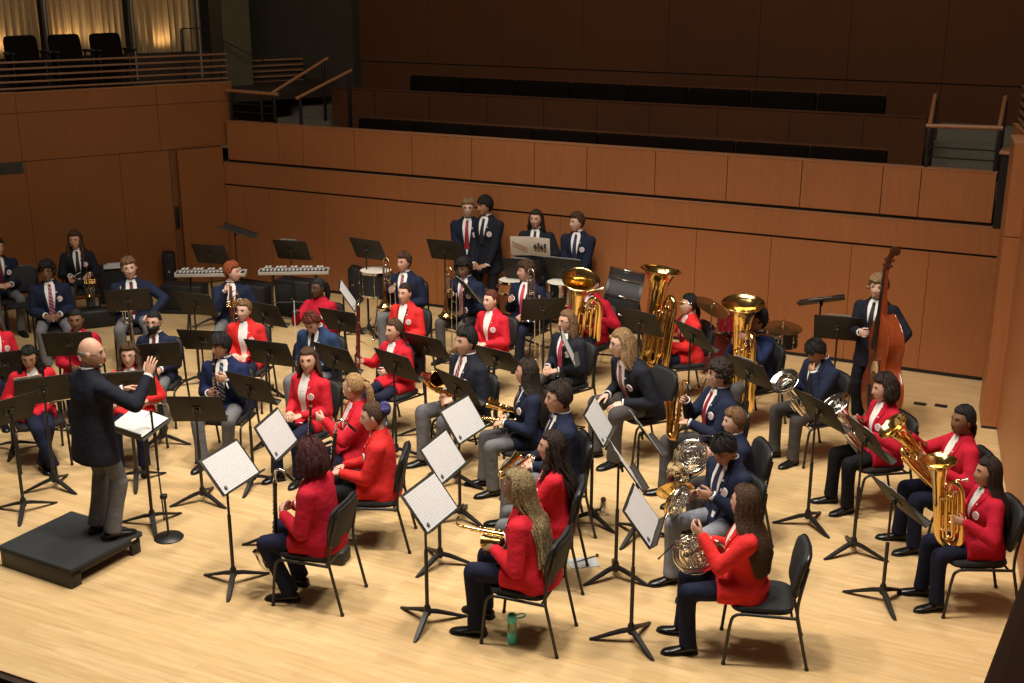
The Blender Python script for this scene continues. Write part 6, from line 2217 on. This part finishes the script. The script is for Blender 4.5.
# conductor's own low tray stand
music_stand(139, 424, 235, '', 1.0, sname="conductor's own stand with its desk nearly flat before him", tilt=72)
for i, (dx, dz, ry) in enumerate(((-.12, .0, 2), (.115, .02, -3))):
    mb = MB()
    mb.box((-.115, -.15, 0), (.115, .15, .0035), 0, .001)
    o = build('score_page', mb, PLAINPAPER)
    p = at(139, 424, 1.0)
    fw = hdir(235 + 90)
    o.matrix_world = Matrix.Translation(p + fw * (dx * 1.0) + V((0, 0, .016 + .003 * i))) @ Matrix.Rotation(radians(235 + 90), 4, 'Z') @ Matrix.Rotation(radians(18), 4, 'X') @ Matrix.Rotation(radians(ry), 4, 'Z')
    tag(o, ('left' if i == 0 else 'right') + " white score page on the conductor's nearly flat stand", 'score', 'score pages')

# ================================================================== THINGS ON THE FLOOR
# microphone stand
p = at(169, 538)
root = obj('microphone_stand', None, None)
root.matrix_world = Matrix.Translation(p)
tag(root, 'thin black microphone stand with round base beside the podium', 'microphone stand')
mb = MB(); mb.lathe([(0, 0), (.128, 0), (.130, .008), (.120, .020), (.03, .030), (.018, .05), (0, .05)], 32); build('base', mb, BLACKM, root)
mb = MB(); mb.tube([(0, 0, .04), (-.012, .01, .40)], .011, 8); build('pole', mb, BLACKM, root)
mb = MB(); mb.tube([(-.035, .03, .16), (-.075, .07, 1.02)], .0075, 8); build('boom', mb, BLACKM, root)
mb = MB(); mb.box((-.05, -.0, .375), (.008, .045, .415), 0, .006); build('clamp', mb, BLACKM, root)
mb = MB(); mb.tube([(-.075, .07, 1.02), (-.078, .073, 1.16)], [.010, .011], 8); mb.ell((-.079, .074, 1.17), (.014, .014, .022), 10, 7); build('microphone', mb, EBONY, root)
# water bottle
p = at(512, 643)
root = obj('water_bottle', None); root.matrix_world = Matrix.Translation(p); tag(root, 'turquoise and clear water bottle under the chair of the braided woman', 'bottle')
TURQ = mat('turquoise_plastic', (.10, .62, .56), rough=.4)
mb = MB(); mb.lathe([(0, 0), (.034, 0), (.036, .006), (.036, .09), (.034, .098), (0, .098)], 20); build('lower_sleeve', mb, TURQ, root)
mb = MB(); mb.lathe([(.033, .098), (.034, .12), (.034, .165), (.030, .18), (0, .18)], 20); build('flask', mb, mat('clear_green', (.45, .60, .36), rough=.1, trans=.6), root)
mb = MB(); mb.lathe([(.034, .178), (.037, .182), (.037, .225), (.030, .245), (.012, .252), (0, .252)], 20); build('lid', mb, TURQ, root)
mb = MB(); mb.tube(spline([(.03, 0, .235), (.07, .0, .25), (.10, .01, .235), (.085, .01, .215), (.037, 0, .21)], 4), .006, 6); build('carry_loop', mb, TURQ, root)
# mutes
def mute(px, py, label):
    root = obj('trumpet_mute', None); root.matrix_world = Matrix.Translation(at(px, py)); tag(root, label, 'mute', 'mutes on the floor')
    mb = MB(); mb.lathe([(0, 0), (.048, 0), (.052, .01), (.050, .04), (.024, .15), (.020, .165), (0, .165)], 18); build('cone', mb, CHROME, root)
    mb = MB(); mb.lathe([(.0215, .12), (.0275, .122), (.0245, .158), (.019, .16)], 18); build('cork_ring', mb, mat('dark_cork', (.06, .04, .025), rough=.9), root)
mute(603, 514, 'silver cone mute on the floor beside a music stand base')
# booklet and pen on the floor
root = obj('booklet', None); root.matrix_world = Matrix.Translation(at(583, 563)) @ Matrix.Rotation(radians(12), 4, 'Z'); tag(root, 'pale booklet lying open on the floor behind the chair of the girl with wavy hair', 'booklet')
mb = MB(); mb.box((-.13, -.09, 0), (.0, .09, .008), 0, .002); mb.box((.0, -.09, 0), (.13, .09, .006), 0, .002); build('pages', mb, mat('booklet_grey', (.45, .47, .48), rough=.7, var=.15), root)
mb = MB(); mb.tube([(-.05, .0, .013), (.13, .12, .012)], .005, 6); mb.ell((.13, .12, .016), (.014, .014, .012), 8, 6)
o = build('pen', mb, EBONY); o.matrix_world = Matrix.Translation(at(583, 563)); tag(o, 'dark pen lying across the pale booklet on the floor', 'pen')
# instrument case under the red chair in front
mb = MB(); mb.box((-.14, -.22, 0), (.14, .22, .20), 0, .03); mb.tube(spline([(.14, -.06, .10), (.165, -.05, .10), (.17, 0, .10), (.165, .05, .10), (.14, .06, .10)], 4), .008, 6)
o = build('instrument_case', mb, CASE); o.matrix_world = Matrix.Translation(at(333, 560)) @ Matrix.Rotation(radians(74), 4, 'Z') @ Matrix.Scale(.62, 4); tag(o, 'black soft case under the chair of the woman with burgundy hair', 'case')
mb = MB(); mb.box((-.30, -.13, 0), (.30, .13, .26), 0, .04); mb.tube(spline([(-.07, 0, .255), (-.06, 0, .285), (0, 0, .29), (.06, 0, .285), (.07, 0, .255)], 4), .008, 6)
o = build('instrument_case', mb, CASE); o.matrix_world = Matrix.Translation(at(96, 326)) @ Matrix.Rotation(radians(25), 4, 'Z'); tag(o, 'black instrument case on the floor right of the boy with striped tie', 'case')

# ================================================================== PERCUSSION AND EQUIPMENT
def put(kind, name, label, cat, group, px, py, rot, z=0.0, s=1.0, zp=0.0):
    p = at(px, py, z)
    return inst(kind, name, label, cat, group, Matrix.Translation((p.x, p.y, zp)) @ Matrix.Rotation(radians(rot), 4, 'Z') @ Matrix.Scale(s, 4))


put('glockenspiel', 'glockenspiel', 'right glockenspiel with pale bars against the back wall', 'glockenspiel', 'glockenspiels', 294, 270, 3, .86)
put('glockenspiel', 'glockenspiel', 'left glockenspiel with pale bars, partly hidden by a music stand', 'glockenspiel', 'glockenspiels', 211, 272, 3, .86)
put('amplifier', 'amplifier', 'black amplifier cabinet below the right glockenspiel', 'amplifier', 'amplifiers', 296, 279, -20, .55)
put('amplifier', 'amplifier', 'black amplifier cabinet with pale top edge between the two glockenspiels', 'amplifier', 'amplifiers', 252, 284, -20, .52, .95)
put('small_amplifier', 'amplifier', 'small black amplifier behind the boy with brown fringe', 'amplifier', 'amplifiers', 114, 268, 20, .52, 1.15)
put('tall_speaker', 'loudspeaker', 'slim black loudspeaker standing in the corner by the door', 'loudspeaker', 'loudspeakers', 168, 252, 10, .62, 1.1)
put('tall_speaker', 'loudspeaker', 'slim black loudspeaker left of the black concert tom', 'loudspeaker', 'loudspeakers', 355, 267, -20, .55, 1.0)
put('concert_tom', 'concert_tom', 'black concert tom drum at the back behind the boy with trombone', 'drum', 'drums', 376, 274, 0, .87, 1.05)
mb = MB(); mb.box((-.32, -.15, .05), (.32, .15, .42), 0, .02); mb.box((-.34, -.17, .0), (.34, .17, .06), 0, .01)
o = build('equipment_case', mb, CASE); p = at(184, 285, .4); o.matrix_world = Matrix.Translation((p.x, p.y, 0)) @ Matrix.Rotation(radians(-5), 4, 'Z'); tag(o, 'low black equipment case left of the red-haired boy', 'case')
mb = MB(); mb.box((-.15, -.11, 0), (.15, .11, .03), 0, .008); mb.box((-.10, -.07, .03), (.11, .08, .055), 0, .006)
o = build('paper_stack', mb, PLAINPAPER); p = at(114, 267, .56); o.matrix_world = Matrix.Translation((p.x, p.y, .555)) @ Matrix.Rotation(radians(18), 4, 'Z'); tag(o, 'small pale stack of papers on the small amplifier', 'papers')
put('snare_drum', 'snare_drum', 'wooden snare drum below the person with the picture folder', 'drum', 'drums', 512, 280, 0, .88)
put('field_drum', 'field_drum', 'silver deep drum behind the boy with the silver trombone', 'drum', 'drums', 562, 286, 0, .90, 1.05)
put('concert_bass_drum', 'bass_drum', 'black bass drum with chrome rods tilted on its stand behind the tubas', 'drum', 'drums', 622, 297, -8, .80, 1.0)
put('kick_drum', 'kick_drum', 'dark red kick drum of the drum kit behind the upright tuba', 'drum', 'drums', 722, 350, -30, .29)
p = at(730, 322, .72)
inst('rack_tom', 'rack_tom', 'dark red rack tom over the kick drum', 'drum', 'drums', Matrix.Translation((p.x, p.y, .70)) @ Matrix.Rotation(radians(-16), 4, 'X'))
mb = MB(); q = at(722, 350, .29)
mb.tube([(q.x, q.y, .55), (p.x + .02, p.y, .62), (p.x, p.y, .66)], .012, 8)
o = build('tom_mount', mb, CHROME); tag(o, 'chrome post carrying the dark red rack tom', 'drum hardware')
put('hi_tom', 'floor_tom', 'black drum under the rightmost cymbal', 'drum', 'drums', 783, 338, 0, .70)
put('crash_cymbal', 'cymbal', 'tilted bronze cymbal right of the girl with the big tuba', 'cymbal', 'cymbals', 712, 307, -120, 1.12)
put('ride_cymbal', 'cymbal', 'flat bronze cymbal behind the person in bright navy', 'cymbal', 'cymbals', 783, 327, 20, .98)
# stool of the drum kit
root = obj('drum_stool', None); root.matrix_world = Matrix.Translation(at(752, 363)) ; tag(root, 'round black drum stool behind the drum kit', 'stool')
mb = MB(); mb.lathe([(0, .44), (.15, .44), (.165, .46), (.16, .50), (.1, .515), (0, .515)], 24); build('seat', mb, FABRIC, root)
mb = MB(); mb.tube([(0, 0, .2), (0, 0, .44)], .014, 8)
for i in range(3):
    a = 2 * pi * i / 3
    mb.tube([(0, 0, .28), (.24 * cos(a), .24 * sin(a), .012)], .010, 7)
build('tripod', mb, CHROME, root)

# ================================================================== EMPTY CHAIRS
for px, py, hd, d in ((24, 302, -64, 'empty black padded chair between the two boys at the far left'),):
    p = at(px, py, .45)
    inst('chair', 'chair', d, 'chair', 'orchestra chairs', Matrix.Translation((p.x, p.y, 0)) @ Matrix.Rotation(radians(hd - 90), 4, 'Z'))
